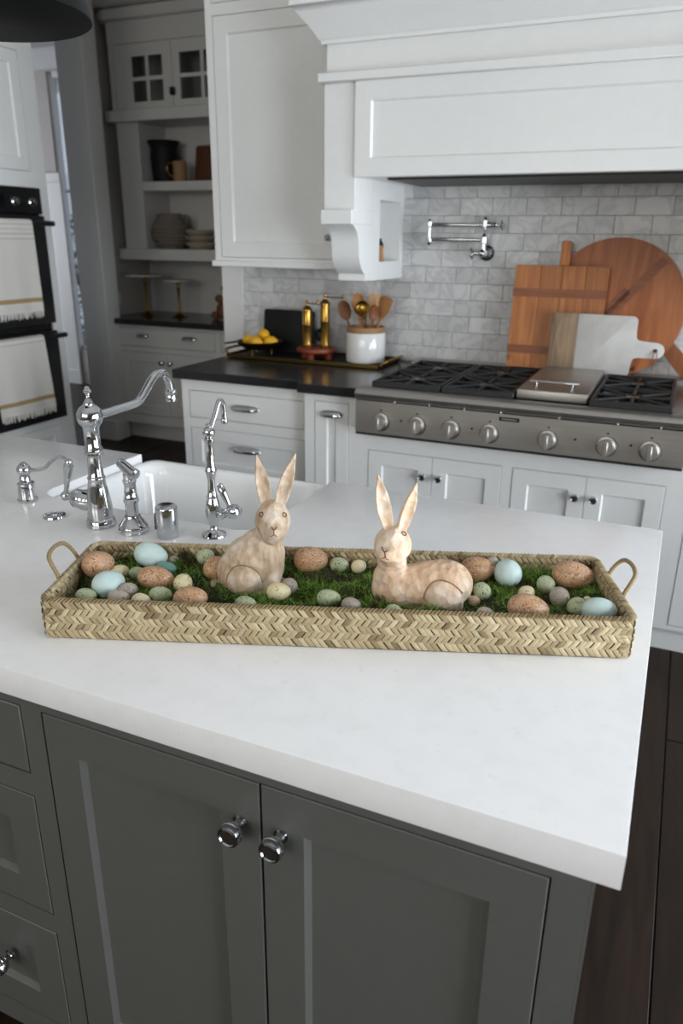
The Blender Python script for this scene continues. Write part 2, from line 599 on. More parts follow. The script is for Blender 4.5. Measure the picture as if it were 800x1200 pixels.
def bez(p0, p1, p2, p3, n=10):
    out = []
    for i in range(n+1):
        t_ = i/n
        a, b, c, d = (1-t_)**3, 3*(1-t_)**2*t_, 3*(1-t_)*t_*t_, t_**3
        out.append(tuple(a*p0[k]+b*p1[k]+c*p2[k]+d*p3[k] for k in range(3)))
    return out


def smoothpath(pts, n=6):
    """Catmull-Rom through the points"""
    P = [Vector(p) for p in pts]
    P = [2*P[0]-P[1]]+P+[2*P[-1]-P[-2]]
    out = []
    for i in range(1, len(P)-2):
        for k in range(n):
            t_ = k/n
            a, b, c, d = P[i-1], P[i], P[i+1], P[i+2]
            out.append(.5*((2*b)+(c-a)*t_+(2*a-5*b+4*c-d)*t_*t_+(3*b-a-3*c+d)*t_**3))
    out.append(P[-2])
    return out


# fronts are made facing -y; T turns them (used for the oven wall, which faces +x)
def shaker(mb, x0, x1, z0, z1, y, th=.02, fw=.06, rec=.008, slope=.006):
    """a framed door with a recessed flat panel and a sloped inner edge"""
    def lp(a, b, c, d, yy):
        return [(a, yy, c), (b, yy, c), (b, yy, d), (a, yy, d)]
    e = .0015
    mb.loft([lp(x0, x1, z0, z1, y+th), lp(x0, x1, z0, z1, y+e), lp(x0+e, x1-e, z0+e, z1-e, y),
             lp(x0+fw, x1-fw, z0+fw, z1-fw, y), lp(x0+fw+slope, x1-fw-slope, z0+fw+slope, z1-fw-slope, y+rec)])
    return mb


def slab(mb, x0, x1, z0, z1, y, th=.02):
    return mb.box(x0, x1, y, y+th, z0, z1, .002)


def face_frame(mb, x0, x1, z0, z1, y, openings, th=.02):
    """boards around the openings (x0,x1,z0,z1)"""
    xs = sorted({x0, x1} | {v for o in openings for v in o[:2]})
    zs = sorted({z0, z1} | {v for o in openings for v in o[2:]})
    for i in range(len(zs)-1):
        run = None
        for j in range(len(xs)-1):
            cx, cz = (xs[j]+xs[j+1])/2, (zs[i]+zs[i+1])/2
            solid = not any(o[0] < cx < o[1] and o[2] < cz < o[3] for o in openings)
            if solid:
                run = (run[0], xs[j+1]) if run else (xs[j], xs[j+1])
            if run and (not solid or j == len(xs)-2):
                mb.box(run[0], run[1], y, y+th, zs[i], zs[i+1])
                run = None
    return mb


def round_knob(parent, x, y, z, s=1., mat='chrome', d=(0, -1, 0), local=False):
    pr = [(.006, -.002), (.0095, 0), (.0095, .0025), (.0065, .004), (.0052, .009), (.0062, .013), (.0120, .0155), (.0150, .0195),
          (.0150, .0225), (.0142, .0235), (.0142, .0245), (.0150, .0255), (.0150, .0275), (.0138, .0305), (.0110, .0318), (.0102, .0302), (.001, .0300)]
    return MB().lathe([(r*s, h*s) for r, h in pr], (x, y, z), d, 20).build('knob', mat, parent, local)


def cup_pull(parent, x, y, z, w=.1, mat='chrome'):
    """half-round bin pull"""
    mb = MB()
    loops = []
    for i in range(11):
        t_ = -1+2*i/10
        k = sqrt(max(0, 1-abs(t_)**3.2))
        px = x+t_*w/2
        dpt, ht = .004+.021*k, .004+.014*k
        loops.append([(px, y+.001, z+ht), (px, y-dpt*.35, z+ht*.93), (px, y-dpt*.75, z+ht*.5), (px, y-dpt, z-ht*.25), (px, y-dpt*.97, z-ht*.6),
                      (px, y-dpt*.8, z-ht*.6), (px, y-dpt*.7, z+ht*.3), (px, y+.001, z+ht*.7)])
    mb.loft(loops)
    return mb.build('pull', mat, parent)


# ------------------------------------------------------------------ the room
# floor: planks that run along y over a dark sub-floor
fl = struct('floor', MB().box(-8.2, RX+.2, FY-.2, 7.2, -.05, -.012), 'blackmatte', 'dark walnut plank floor')
PW, PL = .19, 2.15
plank_me = MB().box(0, PW-.003, 0, PL-.003, -.012, 0, .0018).mesh('plank', 'floorw', None)
ix = 0
x = -4.6
while x < RX:
    off = (ix*.73) % PL
    y = -1.0-off
    while y < 5.0:
        if not (x < -2.4 and y+PL < 2.2) and not (-2.6 < x < -.15 and y+PL < 1.9 and y > -.6 and False):
            o = bpy.data.objects.new('plank', plank_me)
            COL.objects.link(o)
            o.parent = fl
            o.location = (x, y, 0)
        y += PL
    x += PW
    ix += 1
rest = MB()
rest.box(-8.2, -4.6, FY, 7.2, -.012, -.001)
rest.box(-4.6, RX+.2, 7.0, 7.2, -.012, -.002)
rest.build('far_boards', 'floorw', fl)

struct('ceiling', MB().box(-8.2, RX+.2, FY-.2, 7.2, ZC, ZC+.1), 'ceil', 'plain white ceiling')


def wall_x(name, xx, th, y0, y1, holes, mat, z1=ZC):
    """wall in the plane x = xx with holes (y0,y1,z0,z1)"""
    mb = MB()
    ys = sorted({y0, y1} | {v for h in holes for v in h[:2]})
    for a, b in zip(ys, ys[1:]):
        hs = [h for h in holes if h[0] < (a+b)/2 < h[1]]
        if not hs:
            mb.box(xx, xx+th, a, b, 0, z1)
        else:
            if hs[0][2] > 0:
                mb.box(xx, xx+th, a, b, 0, hs[0][2])
            mb.box(xx, xx+th, a, b, hs[0][3], z1)
    return struct(name, mb, mat)


def wall_y(name, yy, th, x0, x1, holes, mat, z1=ZC):
    mb = MB()
    xs = sorted({x0, x1} | {v for h in holes for v in h[:2]})
    for a, b in zip(xs, xs[1:]):
        hs = [h for h in holes if h[0] < (a+b)/2 < h[1]]
        if not hs:
            mb.box(a, b, yy, yy+th, 0, z1)
        else:
            if hs[0][2] > 0:
                mb.box(a, b, yy, yy+th, 0, hs[0][2])
            mb.box(a, b, yy, yy+th, hs[0][3], z1)
    return struct(name, mb, mat)


YW = 3.60
wall_x('wall_right', RX, .15, FY, YW, [(a, b, z0, z1) for (a, b), z0, z1 in zip(WIN_R, WR0, WR1)], 'wall')['label'] = 'warm grey right wall with two windows'
wall_y('wall_front', FY-.15, .15, LX, RX, [(a, b, WF0, WF1) for a, b in WIN_F], 'wall')['label'] = 'wall behind the camera with two windows'
wall_x('wall_left', LX-.1, .1, FY, 3.64, [], 'wall')['label'] = 'left wall behind the oven cabinet'
wr = wall_y('wall_range', YW, .14, -2.285, RX, [], 'grout')
wr['label'] = 'range wall behind the marble tile backsplash'
wall_x('wall_pantry_right', -2.285, .12, YW+.14, 5.2, [], 'pantry')['label'] = 'right side wall of the pantry nook'
wall_y('wall_pantry_back', 5.2, .12, -4.12, -2.165, [], 'pantry')['label'] = 'back wall of the pantry nook'
wall_x('wall_pantry_left', -4.12, .12, 4.62, 5.2, [], 'wall')['label'] = 'left side wall of the pantry nook'
wall_y('wall_back', 4.52, .1, -8.1, -3.86, [(-5.7, -4.08, 0, 2.71)], 'trimwhite')['label'] = 'white wall between the hall doorway and pantry'
wall_x('wall_hall_left', -8.1, .1, 3.64, 6.2, [(4.4, 5.6, .7, 2.5)], 'hallwall')['label'] = 'far left wall of the hall'  # opening added out of view to let the hall lamp in
wall_y('wall_hall_front', 3.54, .1, -8.1, LX-.1, [], 'hallwall')['label'] = 'hall wall behind the oven cabinet'
HWX0, HWX1 = -5.80, -4.6
wall_y('wall_hall_back', 6.2, .12, -8.1, -3.9, [(HWX0, HWX1, .35, 2.93), (-6.6, -5.9, 0, 1.98)], 'hallwall')['label'] = 'hall back wall with tall window and white door'
wall_x('wall_hall_right', -4.0, .1, 5.32, 6.2, [], 'hallwall')['label'] = 'hall wall right of the tall window'


def window_x(name, xx, y0, y1, z0, z1, label):
    f = struct(name, MB().box(xx+.02, xx+.1, y0, y0+.05, z0, z1).box(xx+.02, xx+.1, y1-.05, y1, z0, z1).box(xx+.02, xx+.1, y0+.05, y1-.05, z0, z0+.05)
               .box(xx+.02, xx+.1, y0+.05, y1-.05, z1-.05, z1), 'trimwhite', label)
    for k in range(1, 3):
        c = y0+(y1-y0)*k/3
        MB().box(xx+.05, xx+.07, c-.011, c+.011, z0+.05, z1-.05).build('muntin', 'trimwhite', f)
    c = z0+(z1-z0)*.6
    MB().box(xx+.046, xx+.074, y0+.05, y1-.05, c-.013, c+.013).build('muntin', 'trimwhite', f)
    MB().box(xx+.058, xx+.062, y0+.05, y1-.05, z0+.05, z1-.05).build('pane', 'glass', f)
    MB().box(xx-.04, xx, y0-.05, y1+.05, z0-.04, z0).build('sill', 'trimwhite', f)
    return f


def window_y(name, yy, sgn, x0, x1, z0, z1, label, bars=2):
    def B(m, a, b, d0, d1, c, d):
        lo, hi = sorted((yy+sgn*d0, yy+sgn*d1))
        return m.box(a, b, lo, hi, c, d)
    m = MB()
    B(m, x0, x0+(.05 if yy < 0 else .012), .02, .1, z0, z1); B(m, x1-.05, x1, .02, .1, z0, z1)
    B(m, x0+.05, x1-.05, .02, .1, z0, z0+.05); B(m, x0+.05, x1-.05, .02, .1, z1-.05, z1)
    f = struct(name, m, 'trimwhite', label)
    for k in range(1, bars+1):
        c = x0+(x1-x0)*k/(bars+1)
        B(MB(), c-.011, c+.011, .05, .07, z0+.05, z1-.05).build('muntin', 'trimwhite', f)
    c = z0+(z1-z0)*.6
    B(MB(), x0+.05, x1-.05, .046, .074, c-.013, c+.013).build('muntin', 'trimwhite', f)
    B(MB(), x0+.05, x1-.05, .058, .062, z0+.05, z1-.05).build('pane', 'glass', f)
    return f


for i, (a, b) in enumerate(WIN_R):
    window_x('window_%d' % (i+1), RX, a, b, WR0[i], WR1[i], ('right wall window nearer the camera', 'right wall window nearer the range')[i])
for i, (a, b) in enumerate(WIN_F):
    window_y('window_%d' % (i+3), FY, -1, a, b, WF0, WF1, ('left window behind the camera', 'right window behind the camera')[i])
window_y('window_5', 6.2, 1, HWX0, HWX1, .35, 2.93, 'tall hall window with greenery outside', 1)

# door in the hall with its casing and plinth, seen between the oven cabinet and the pantry post
d = struct('door_1', shaker(MB(), -6.6, -5.9, .01, 1.98, 6.215, .04, .11, .012), 'trimwhite', 'white panelled hall door')
MB().lathe([(.012, 0), (.012, .03), (.026, .045), (.028, .06), (.02, .072), (.001, .074)], (-6.52, 6.215, 1.0), (0, -1, 0), 16).build('door_handle', 'brass', d)
c = struct('trim_1', MB().box(-5.9, -5.745, 6.175, 6.2, .15, 1.98, .003).box(-6.7, -6.6, 6.175, 6.2, .15, 1.98, .003).box(-6.72, -5.742, 6.17, 6.2, 1.98, 2.06, .003),
           'trimwhite', 'white casing around the hall door')
MB().box(-5.91, -5.738, 6.165, 6.2, 0, .15, .004).build('plinth', 'trimwhite', c)
# pantry post with cap trim and plinth, doorway head trim
c = struct('trim_2', MB().box(-4.082, -3.855, 4.47, 4.519, .16, 2.71, .004), 'trimwhite', 'wide white post left of the pantry nook')
MB().box(-4.095, -3.842, 4.452, 4.519, 0, .16, .005).build('plinth', 'trimwhite', c)
struct('trim_3', MB().box(-5.8, -3.85, 4.46, 4.52, 2.71, 2.83, .004).box(-5.82, -3.83, 4.44, 4.52, 2.83, 2.87, .004), 'trimwhite', 'white head trim over the hall doorway')
# white board at the left end of the backsplash, wall end
struct('trim_4', MB().box(-2.285, -2.16, YW-.02, YW, .0, 2.95, .002), 'trimwhite', 'white board at the left end of the backsplash')

# marble subway tiles on the range wall, each tile its own piece
TW, TH, GAP = .1505, .0745, .0013
tile_me = MB().box(0, TW-GAP, -.009, 0, 0, TH-GAP, .0012).mesh('tile', 'tile', None, 38)
X0, X1, ZT0, ZT1 = -2.16, .62, .918, 1.76
row = 0
z = 1.0705-2*TH
while z < ZT1:
    x = -1.2265-(TW/2 if row % 2 else 0)
    while x > X0:
        x -= TW
    while x < X1:
        a, b, c0, c1 = max(x, X0), min(x+TW-GAP, X1), max(z, ZT0), min(z+TH-GAP, ZT1)
        hidden = (x < -1.42 and z > 1.36)
        if b-a > .01 and c1-c0 > .008 and not hidden:
            full = a == x and b == x+TW-GAP and c0 == z and c1 == z+TH-GAP
            me = tile_me if full else MB().box(0, b-a, -.009, 0, 0, c1-c0, .0012).mesh('tile', 'tile', None)
            o = bpy.data.objects.new('tile', me)
            COL.objects.link(o)
            o.parent = wr
            o.location = (a, YW, c0)
        x += TW
    z += TH
    row += 1


# ------------------------------------------------------------------ island
CT, CB = .915, .869        # countertop top and underside
IX0, IX1, IY0, IY1 = -2.55, .028, .65, 1.632
SX0, SX1, SY0 = -1.331, -.747, 1.245     # opening for the sink, open to the back
r_ = .045
poly = [(IX0, IY0), (IX1, IY0), (IX1, IY1), (SX1, IY1)]
poly += [(SX1, SY0+r_)]+[(a, b) for a, b in arc(SX1-r_, SY0+r_, r_, 0, -90, 6)][1:]
poly += [(SX0+r_, SY0)]+[(a, b) for a, b in arc(SX0+r_, SY0+r_, r_, -90, -180, 6)][1:]
poly += [(SX0, IY1), (IX0, IY1)]
ct = MB().prism(poly, CB, CT, 'xy', .0025).build('island_countertop', 'quartz', loc=(IX0, IY0, CB))
tag(ct, 'thick white quartz island countertop with a cutout for the sink', 'countertop')

YF = .685                  # face of the island cabinets
t = thing('island_cabinet', 'dark grey island cabinet with two shaker doors at the right end', 'cabinet', (-.806, YF, 0))
op = [(-.786, -.041, .13, .825)]
face_frame(MB(), -.806, .001, .07, CB, YF, op).build('face_frame', 'grey', t)
MB().box(-.806, .001, YF+.022, 1.2, .07, CB).box(-.70, .001, 1.2, 1.58, .07, CB).build('carcass', 'grey', t)
MB().box(-.806, -.03, YF+.06, 1.2, 0, .07).build('toe_kick', 'blackmatte', t)
MB().box(.0012, .0045, YF+.0005, 1.58, .0705, CB-.001).build('end_panel', 'grey', t)
for (a, b, kx) in ((-.7835, -.4140, -.4435), (-.4110, -.0435, -.3815)):
    dd = shaker(MB(), a, b, .1325, .8225, YF-.001, .02, .062, .009, .007).build('door', 'grey', t)
    tag(round_knob(dd, kx, YF-.001, .752, 1.12), 'polished chrome ringed knob')
t = thing('island_drawer_cabinet', 'dark grey island cabinet with three drawers left of the doors', 'cabinet', (-1.30, YF, 0))
dz = [(.697, .825), (.404, .655), (.125, .364)]
op = [(-1.28, -.826, a, b) for a, b in dz]
face_frame(MB(), -1.30, -.806, .07, CB, YF, op).build('face_frame', 'grey', t)
MB().box(-1.30, -.806, YF+.022, 1.2, .07, CB).build('carcass', 'grey', t)
MB().box(-1.30, -.806, YF+.06, 1.2, 0, .07).build('toe_kick', 'blackmatte', t)
for i, (a, b) in enumerate(dz):
    if i == 0:
        dr = slab(MB(), -1.2775, -.8285, a+.0025, b-.0025, YF-.001).build('drawer', 'grey', t)
    else:
        dr = shaker(MB(), -1.2775, -.8285, a+.0025, b-.0025, YF-.001, .02, .062, .009, .007).build('drawer', 'grey', t)
    tag(round_knob(dr, -.951 if i == 2 else -1.053, YF-.001, (a+b)/2+(.0 if i < 2 else .01), 1.12), 'polished chrome ringed knob')
t = thing('island_back_cabinet', 'dark grey island cabinet behind the drawers, under the left end', 'cabinet', (IX0+.03, YF, 0))
MB().box(IX0+.03, -1.30, YF, 1.2, .07, CB).box(IX0+.03, -1.336, 1.2, 1.58, .07, CB).build('carcass', 'grey', t)
MB().box(IX0+.03, -1.30, YF+.06, 1.53, 0, .07).build('toe_kick', 'blackmatte', t)
t = thing('sink_base_cabinet', 'dark grey island cabinet holding up the white sink', 'cabinet', (-1.30, 1.2, 0))
MB().box(-1.30, -.70, 1.2, 1.58, .07, .62).build('carcass', 'grey', t)
MB().box(-1.30, -.70, 1.22, 1.53, 0, .07).build('toe_kick', 'blackmatte', t)

# farmhouse sink: rim a little below the counter, apron to the back
def rr3(x0, x1, y0, y1, r, z):
    return [(a, b, z) for a, b in rrect(x0, x1, y0, y1, r, 6)]


RZ = .895
sk = MB()
sk.loft([rr3(SX0+.003, SX1-.003, SY0+.004, 1.672, .03, .64), rr3(SX0+.003, SX1-.003, SY0+.004, 1.672, .03, RZ-.012), rr3(SX0+.006, SX1-.006, SY0+.007, 1.669, .03, RZ-.003),
         rr3(SX0+.012, SX1-.012, SY0+.012, 1.662, .03, RZ), rr3(SX0+.022, SX1-.022, SY0+.02, 1.648, .045, RZ), rr3(SX0+.03, SX1-.03, SY0+.026, 1.638, .05, RZ-.008),
         rr3(SX0+.035, SX1-.035, SY0+.03, 1.632, .05, RZ-.03), rr3(SX0+.045, SX1-.045, SY0+.04, 1.622, .05, RZ-.185), rr3(SX0+.06, SX1-.06, SY0+.055, 1.607, .05, RZ-.21), rr3(SX0+.1, SX1-.1, SY0+.09, 1.57, .05, RZ-.22)])
s_ = sk.build('farmhouse_sink', 'sink', loc=(-1.04, 1.45, .64), sharp=60)
tag(s_, 'white fireclay farmhouse sink set into the back of the island', 'sink')
MB().lathe([(.001, 0), (.04, 0), (.045, .003), (.043, .005), (.03, .003), (.001, .002)], (-1.04, 1.44, RZ-.2205), seg=20).build('drain', 'chrome', s_)

# ------------------------------------------------------------------ chrome fittings along the sink
FXX, FYY = -1.059, 1.15
t = thing('kitchen_faucet', 'tall polished chrome bridge-style faucet with long spout over the sink', 'faucet', (FXX, FYY, CT))
MB().lathe([(.028, 0), (.031, .002), (.031, .007), (.029, .009), (.031, .011), (.030, .016), (.0265, .019)], (FXX, FYY, CT)).build('base', 'chrome', t)
MB().lathe([(.0255, .017), (.0265, .03), (.0262, .045), (.024, .062), (.020, .085), (.0172, .1), (.0185, .103), (.0185, .106), (.0172, .108), (.0152, .112),
            (.0148, .15), (.0155, .153), (.0190, .156), (.0190, .160), (.0165, .163), (.0190, .166), (.0180, .169), (.0158, .173), (.0158, .212), (.0180, .215), (.0180, .219), (.014, .221)], (FXX, FYY, CT)).build('body', 'chrome', t)
MB().ball((FXX, FYY, 1.149), .0262, 28, 18).build('ball', 'chrome', t)
MB().lathe([(.0105, 0), (.0105, .003), (.0075, .008), (.0045, .014), (.0035, .018), (.0045, .020), (.0042, .022), (.0078, .026), (.0080, .029), (.005, .032), (.0055, .034), (.004, .037), (.001, .038)], (FXX, FYY, 1.172)).build('finial', 'chrome', t)
sp = [(FXX, FYY+.02, 1.147), (FXX, FYY+.06, 1.1475), (FXX, FYY+.11, 1.148), (FXX, FYY+.145, 1.1495), (FXX, FYY+.158, 1.153), (FXX, FYY+.172, 1.163), (FXX, FYY+.192, 1.180), (FXX, FYY+.208, 1.192),
      (FXX, FYY+.226, 1.2), (FXX, FYY+.244, 1.199), (FXX, FYY+.258, 1.189), (FXX, FYY+.266, 1.174), (FXX, FYY+.270, 1.158)]
MB().tube(smoothpath(sp, 4), .0092, 16).lathe([(.009, 0), (.0125, .002), (.0125, .006), (.0095, .009)], (FXX, FYY+.018, 1.147), (0, 1, 0)).build('spout', 'chrome', t)
MB().lathe([(.0125, 0), (.0130, .004), (.0130, .014), (.0118, .016), (.0140, .020), (.0140, .024), (.0105, .028)], (FXX, FYY+.2705, 1.130)).build('aerator', 'chrome', t)
vv = MB().lathe([(.014, 0), (.0205, .010), (.0205, .018), (.0225, .021), (.0225, .028), (.0195, .031), (.0205, .036), (.0205, .048), (.016, .056), (.0095, .06), (.0075, .066), (.0075, .072)], (FXX-.012, FYY, .965), (-1, 0, .02)).build('valve', 'chrome', t)
lev = MB().ball((FXX-.09, FYY, .967), .0105, 16, 10)
lev.lathe([(.004, 0), (.0055, .006), (.0048, .014), (.0060, .03), (.0085, .052), (.0102, .066), (.0102, .071), (.0078, .074), (.0085, .077), (.0085, .080), (.006, .084), (.001, .0855)], (FXX-.089, FYY, .970), (.30, -.05, 1), 18)
lev.build('lever', 'chrome', t)

SPX, SPY = -.974, 1.15
t = thing('side_sprayer', 'chrome side spray with angled head right of the tall faucet', 'sprayer', (SPX, SPY, CT))
MB().lathe([(.029, 0), (.031, .002), (.031, .007), (.0285, .009), (.030, .013), (.0285, .017), (.0245, .02), (.0225, .026), (.0175, .031), (.0160, .036)], (SPX, SPY, CT)).build('base', 'chrome', t)
MB().lathe([(.0125, .034), (.0135, .036), (.0130, .062), (.0155, .066), (.0155, .070), (.0128, .073), (.0150, .076), (.0130, .08), (.0120, .104), (.0140, .108), (.0140, .112), (.0120, .114), (.0125, .124), (.010, .126)], (SPX, SPY, CT)).build('handle', 'chrome', t)
hd = Vector((.80, -.12, -.40)).normalized()
h0 = Vector((SPX-.002, SPY, CT+.134))-hd*.026
MB().lathe([(.002, 0), (.0085, .001), (.0105, .006), (.0112, .018), (.0120, .034), (.0132, .045), (.0132, .049), (.0105, .051), (.001, .0505)], h0, hd, 20).ball((SPX, SPY, CT+.131), .0125, 18, 10).build('spray_head', 'chrome', t)

t = thing('soap_dispenser', 'small chrome soap dispenser with curved spout left of the tall faucet', 'soap dispenser', (-1.315, 1.2, CT))
MB().lathe([(.021, 0), (.0225, .002), (.0225, .006), (.0195, .008), (.0185, .03), (.0172, .038), (.0190, .040), (.0190, .044), (.0125, .047), (.0115, .058), (.009, .062)], (-1.315, 1.2, CT)).build('base', 'chrome', t)
MB().ball((-1.315, 1.2, CT+.074), .0160, 22, 14).lathe([(.006, 0), (.0075, .002), (.001, .006)], (-1.315, 1.2, CT+.088)).build('ball', 'chrome', t)
MB().tube(smoothpath([(-1.315, 1.212, .987), (-1.315, 1.235, .979), (-1.315, 1.262, .977), (-1.315, 1.285, .987), (-1.315, 1.312, .992), (-1.315, 1.330, .978), (-1.315, 1.333, .968)], 5), [.0045]*31, 12).build('spout', 'chrome', t)

t = thing('sink_hole_cover', 'flat chrome disc cover on the counter beside the soap dispenser', 'hole cover', (-1.183, 1.145, CT))
MB().lathe([(.0235, 0), (.0245, .002), (.0235, .005), (.0180, .0065), (.0165, .0045), (.008, .0045), (.0075, .0065), (.001, .007)], (-1.183, 1.145, CT), seg=28).build('cover', 'chrome', t)

t = thing('air_gap_cap', 'plain chrome cylinder cap between the sprayer and the small faucet', 'air gap', (-.893, 1.156, CT))
MB().lathe([(.0215, 0), (.0222, .001), (.0222, .062), (.0212, .0655), (.0185, .0675), (.001, .068)], (-.893, 1.156, CT), seg=32).build('cap', 'chrome', t)
MB().box(-.9165, -.9145, 1.146, 1.158, CT+.015, CT+.05).build('slot', 'blackmatte', t)

GX, GY = -.811, 1.2
t = thing('filter_faucet', 'small slender chrome filtered-water faucet beside the sitting rabbit', 'faucet', (GX, GY, CT))
MB().lathe([(.0245, 0), (.0255, .002), (.0245, .005), (.0180, .009), (.0110, .0125), (.0080, .017), (.0075, .021)], (GX, GY, CT)).build('base', 'chrome', t)
MB().lathe([(.0075, .02), (.0098, .028), (.0135, .04), (.0158, .052), (.0160, .062), (.0135, .074), (.0110, .082), (.0120, .0845), (.0100, .088), (.0082, .1), (.0075, .118),
            (.0088, .128), (.0110, .136), (.0120, .139), (.0105, .142), (.0095, .15), (.0072, .17), (.0070, .184), (.0088, .196), (.0105, .2), (.0105, .204), (.008, .206)], (GX, GY, CT)).build('body', 'chrome', t)
MB().ball((GX, GY, CT+.217), .0125, 20, 12).lathe([(.006, 0), (.0068, .002), (.004, .006), (.001, .007)], (GX, GY, CT+.228), seg=14).build('ball', 'chrome', t)
MB().tube(smoothpath([(GX, GY+.006, 1.138), (GX, GY+.022, 1.158), (GX, GY+.036, 1.179), (GX, GY+.044, 1.186), (GX, GY+.052, 1.180), (GX, GY+.056, 1.163), (GX, GY+.057, 1.148)], 5), .0055, 14).lathe([(.0058, 0), (.0072, .002), (.0072, .009), (.006, .011)], (GX, GY+.057, 1.137), seg=14).build('spout', 'chrome', t)
vd = Vector((.93, -.08, .34)).normalized()
MB().lathe([(.006, 0), (.0098, .012), (.0108, .016), (.0108, .020), (.0088, .024), (.0095, .034), (.0135, .040), (.0150, .048), (.0140, .057), (.0100, .062), (.001, .064)], (GX+.006, GY, .960), vd, 20).build('valve', 'chrome', t)
MB().lathe([(.004, 0), (.0052, .004), (.0045, .008), (.0052, .018), (.0072, .034), (.0082, .046), (.006, .050), (.0068, .053), (.004, .057), (.001, .058)], (GX+.046, GY-.004, .980), (-.42, -.05, .9), 16).build('lever', 'chrome', t)

# ------------------------------------------------------------------ woven basket
BX, BY, BR = -.4445, .998, radians(20.8)
BL, BW, BH = .436, .1115, .0625       # half length, half width, height
bk = thing('woven_basket', 'long shallow herringbone-woven seagrass basket on the white island', 'basket', (BX, BY, CT), BR)
wl = MB()
outer = rrect(-BL, BL, -BW, BW, .016, 4)
inner = rrect(-BL+.004, BL-.004, -BW+.004, BW-.004, .013, 4)
wl.loft([[(a, b, .001) for a, b in outer], [(a, b, BH) for a, b in outer], [(a, b, BH) for a, b in inner], [(a, b, .006) for a, b in inner]])
wl.build('basket_shell', 'strawdk', bk, local=True)


def weave(side, inside=False):
    """herringbone of short flat strands, rows slanting in turn"""
    mb = MB()
    rows = 5
    rh = (BH-.004)/rows
    pitch = .0098
    length = 2*(BL-.006) if side in 'fb' else 2*(BW-.006)
    off = .004 if inside else 0
    n = int(length/pitch)+1
    for k in range(rows):
        sl = .011*(1 if k % 2 else -1)
        for i in range(-1, n+1):
            jz = random.uniform(-.0006, .0006)
            s0 = -length/2+i*pitch+(pitch*.5 if k % 2 else 0)+random.uniform(-.0007, .0007)
            z0, z1 = .003+k*rh-.0018+jz, .003+(k+1)*rh+.0018+jz
            w = pitch*.87
            h = .0034+random.uniform(-.0008, .0011)
            grid = []
            for vi in range(4):
                v_ = vi/3
                row_ = []
                for ui in range(4):
                    u_ = ui/3
                    ss = s0+u_*w+sl*(v_-.5)
                    ss = max(-length/2-.003, min(length/2+.003, ss))
                    zz = z0+(z1-z0)*v_
                    bulge = h*(sin(pi*(.12+.76*u_))*.55+.45*sin(pi*(.08+.84*v_))) if 0 < vi < 3 or True else 0
                    if vi in (0, 3):
                        bulge *= .1
                    dd = bulge
                    if side == 'f':
                        p = (ss, -BW-dd+.0003, zz) if not inside else (ss, -BW+off+dd-.0003, zz)
                    elif side == 'b':
                        p = (ss, BW+dd-.0003, zz) if not inside else (ss, BW-off-dd+.0003, zz)
                    elif side == 'l':
                        p = (-BL-dd+.0003, ss, zz) if not inside else (-BL+off+dd-.0003, ss, zz)
                    else:
                        p = (BL+dd-.0003, ss, zz) if not inside else (BL-off-dd+.0003, ss, zz)
                    row_.append(mb.bm.verts.new(p))
                grid.append(row_)
            for a in range(3):
                for b in range(3):
                    try:
                        mb.bm.faces.new((grid[a][b], grid[a][b+1], grid[a+1][b+1], grid[a+1][b]))
                    except ValueError:
                        pass
    return mb


for sd in 'fblr':
    o = weave(sd).build('weave', 'straw', bk, local=True, sharp=80)
    tag(o, None, None, None, 'stuff')
for sd in 'blr':
    o = weave(sd, True).build('inner_weave', 'straw', bk, local=True, sharp=80)
    tag(o, None, None, None, 'stuff')
# corner strands, wrapped round the rounded corners
cn = MB()
for (cx, cy, a0) in ((BL-.016, BW-.016, 0), (-BL+.016, BW-.016, 90), (-BL+.016, -BW+.016, 180), (BL-.016, -BW+.016, 270)):
    for k in range(10):
        z0 = .004+k*.0061
        pts = [(a, b, z0+(.004 if k % 2 else -.0)*i/6) for i, (a, b) in enumerate(arc(cx, cy, .0168, a0-8, a0+98, 6))]
        cn.tube(pts, .0034, 6, flat=.4)
tag(cn.build('corner_weave', 'straw', bk, local=True), None, None, None, 'stuff')
# rim: flat wrapped band with slanting turns
rm = MB()
pr = rrect(-BL+.001, BL-.001, -BW+.001, BW-.001, .016, 6)
pts = []
for i in range(len(pr)):
    a, b = Vector(pr[i]), Vector(pr[(i+1) % len(pr)])
    n = max(1, int((b-a).length/.006))
    for k in range(n):
        p = a+(b-a)*k/n
        pts.append((p.x, p.y, BH+.0015))
rm.tube(pts, .0030, 8, closed=True, flat=.8)
rm.build('rim', 'rope', bk, local=True, sharp=70)
wrp = MB()
for i in range(0, len(pts)):
    p, q = Vector(pts[i]), Vector(pts[(i+1) % len(pts)])
    tg = (q-p)
    if tg.length < 1e-6:
        continue
    tg.normalize()
    nm = tg.cross(Vector((0, 0, 1)))
    lp = []
    for k in range(6):
        an = -.5+k*(pi+1.0)/5
        lp.append(p+tg*(.0052*(k/5-.5)*2)+nm*cos(an)*.0040+Vector((0, 0, sin(an)*.0030+random.uniform(-.0003, .0003))))
    wrp.tube(lp, .0026, 5, flat=.38)
tag(wrp.build('rim_wrap', 'straw', bk, local=True, sharp=80), None, None, None, 'stuff')
for s in (-1, 1):
    h = []
    for (yy, xx, zz) in ((-.045, .0, -.012), (-.044, .004, .006), (-.040, .014, .024), (-.030, .021, .033), (-.004, .024, .036), (.022, .021, .033), (.031, .014, .024), (.034, .004, .006), (.034, .0, -.012)):
        h.append((s*(BL+.002+xx), yy+.01, BH+zz))
    path = smoothpath(h, 7)
    MB().tube(path, [.0029+.0009*(i % 2) for i in range(len(path))], 8).build('handle', 'rope', bk, local=True, sharp=70)

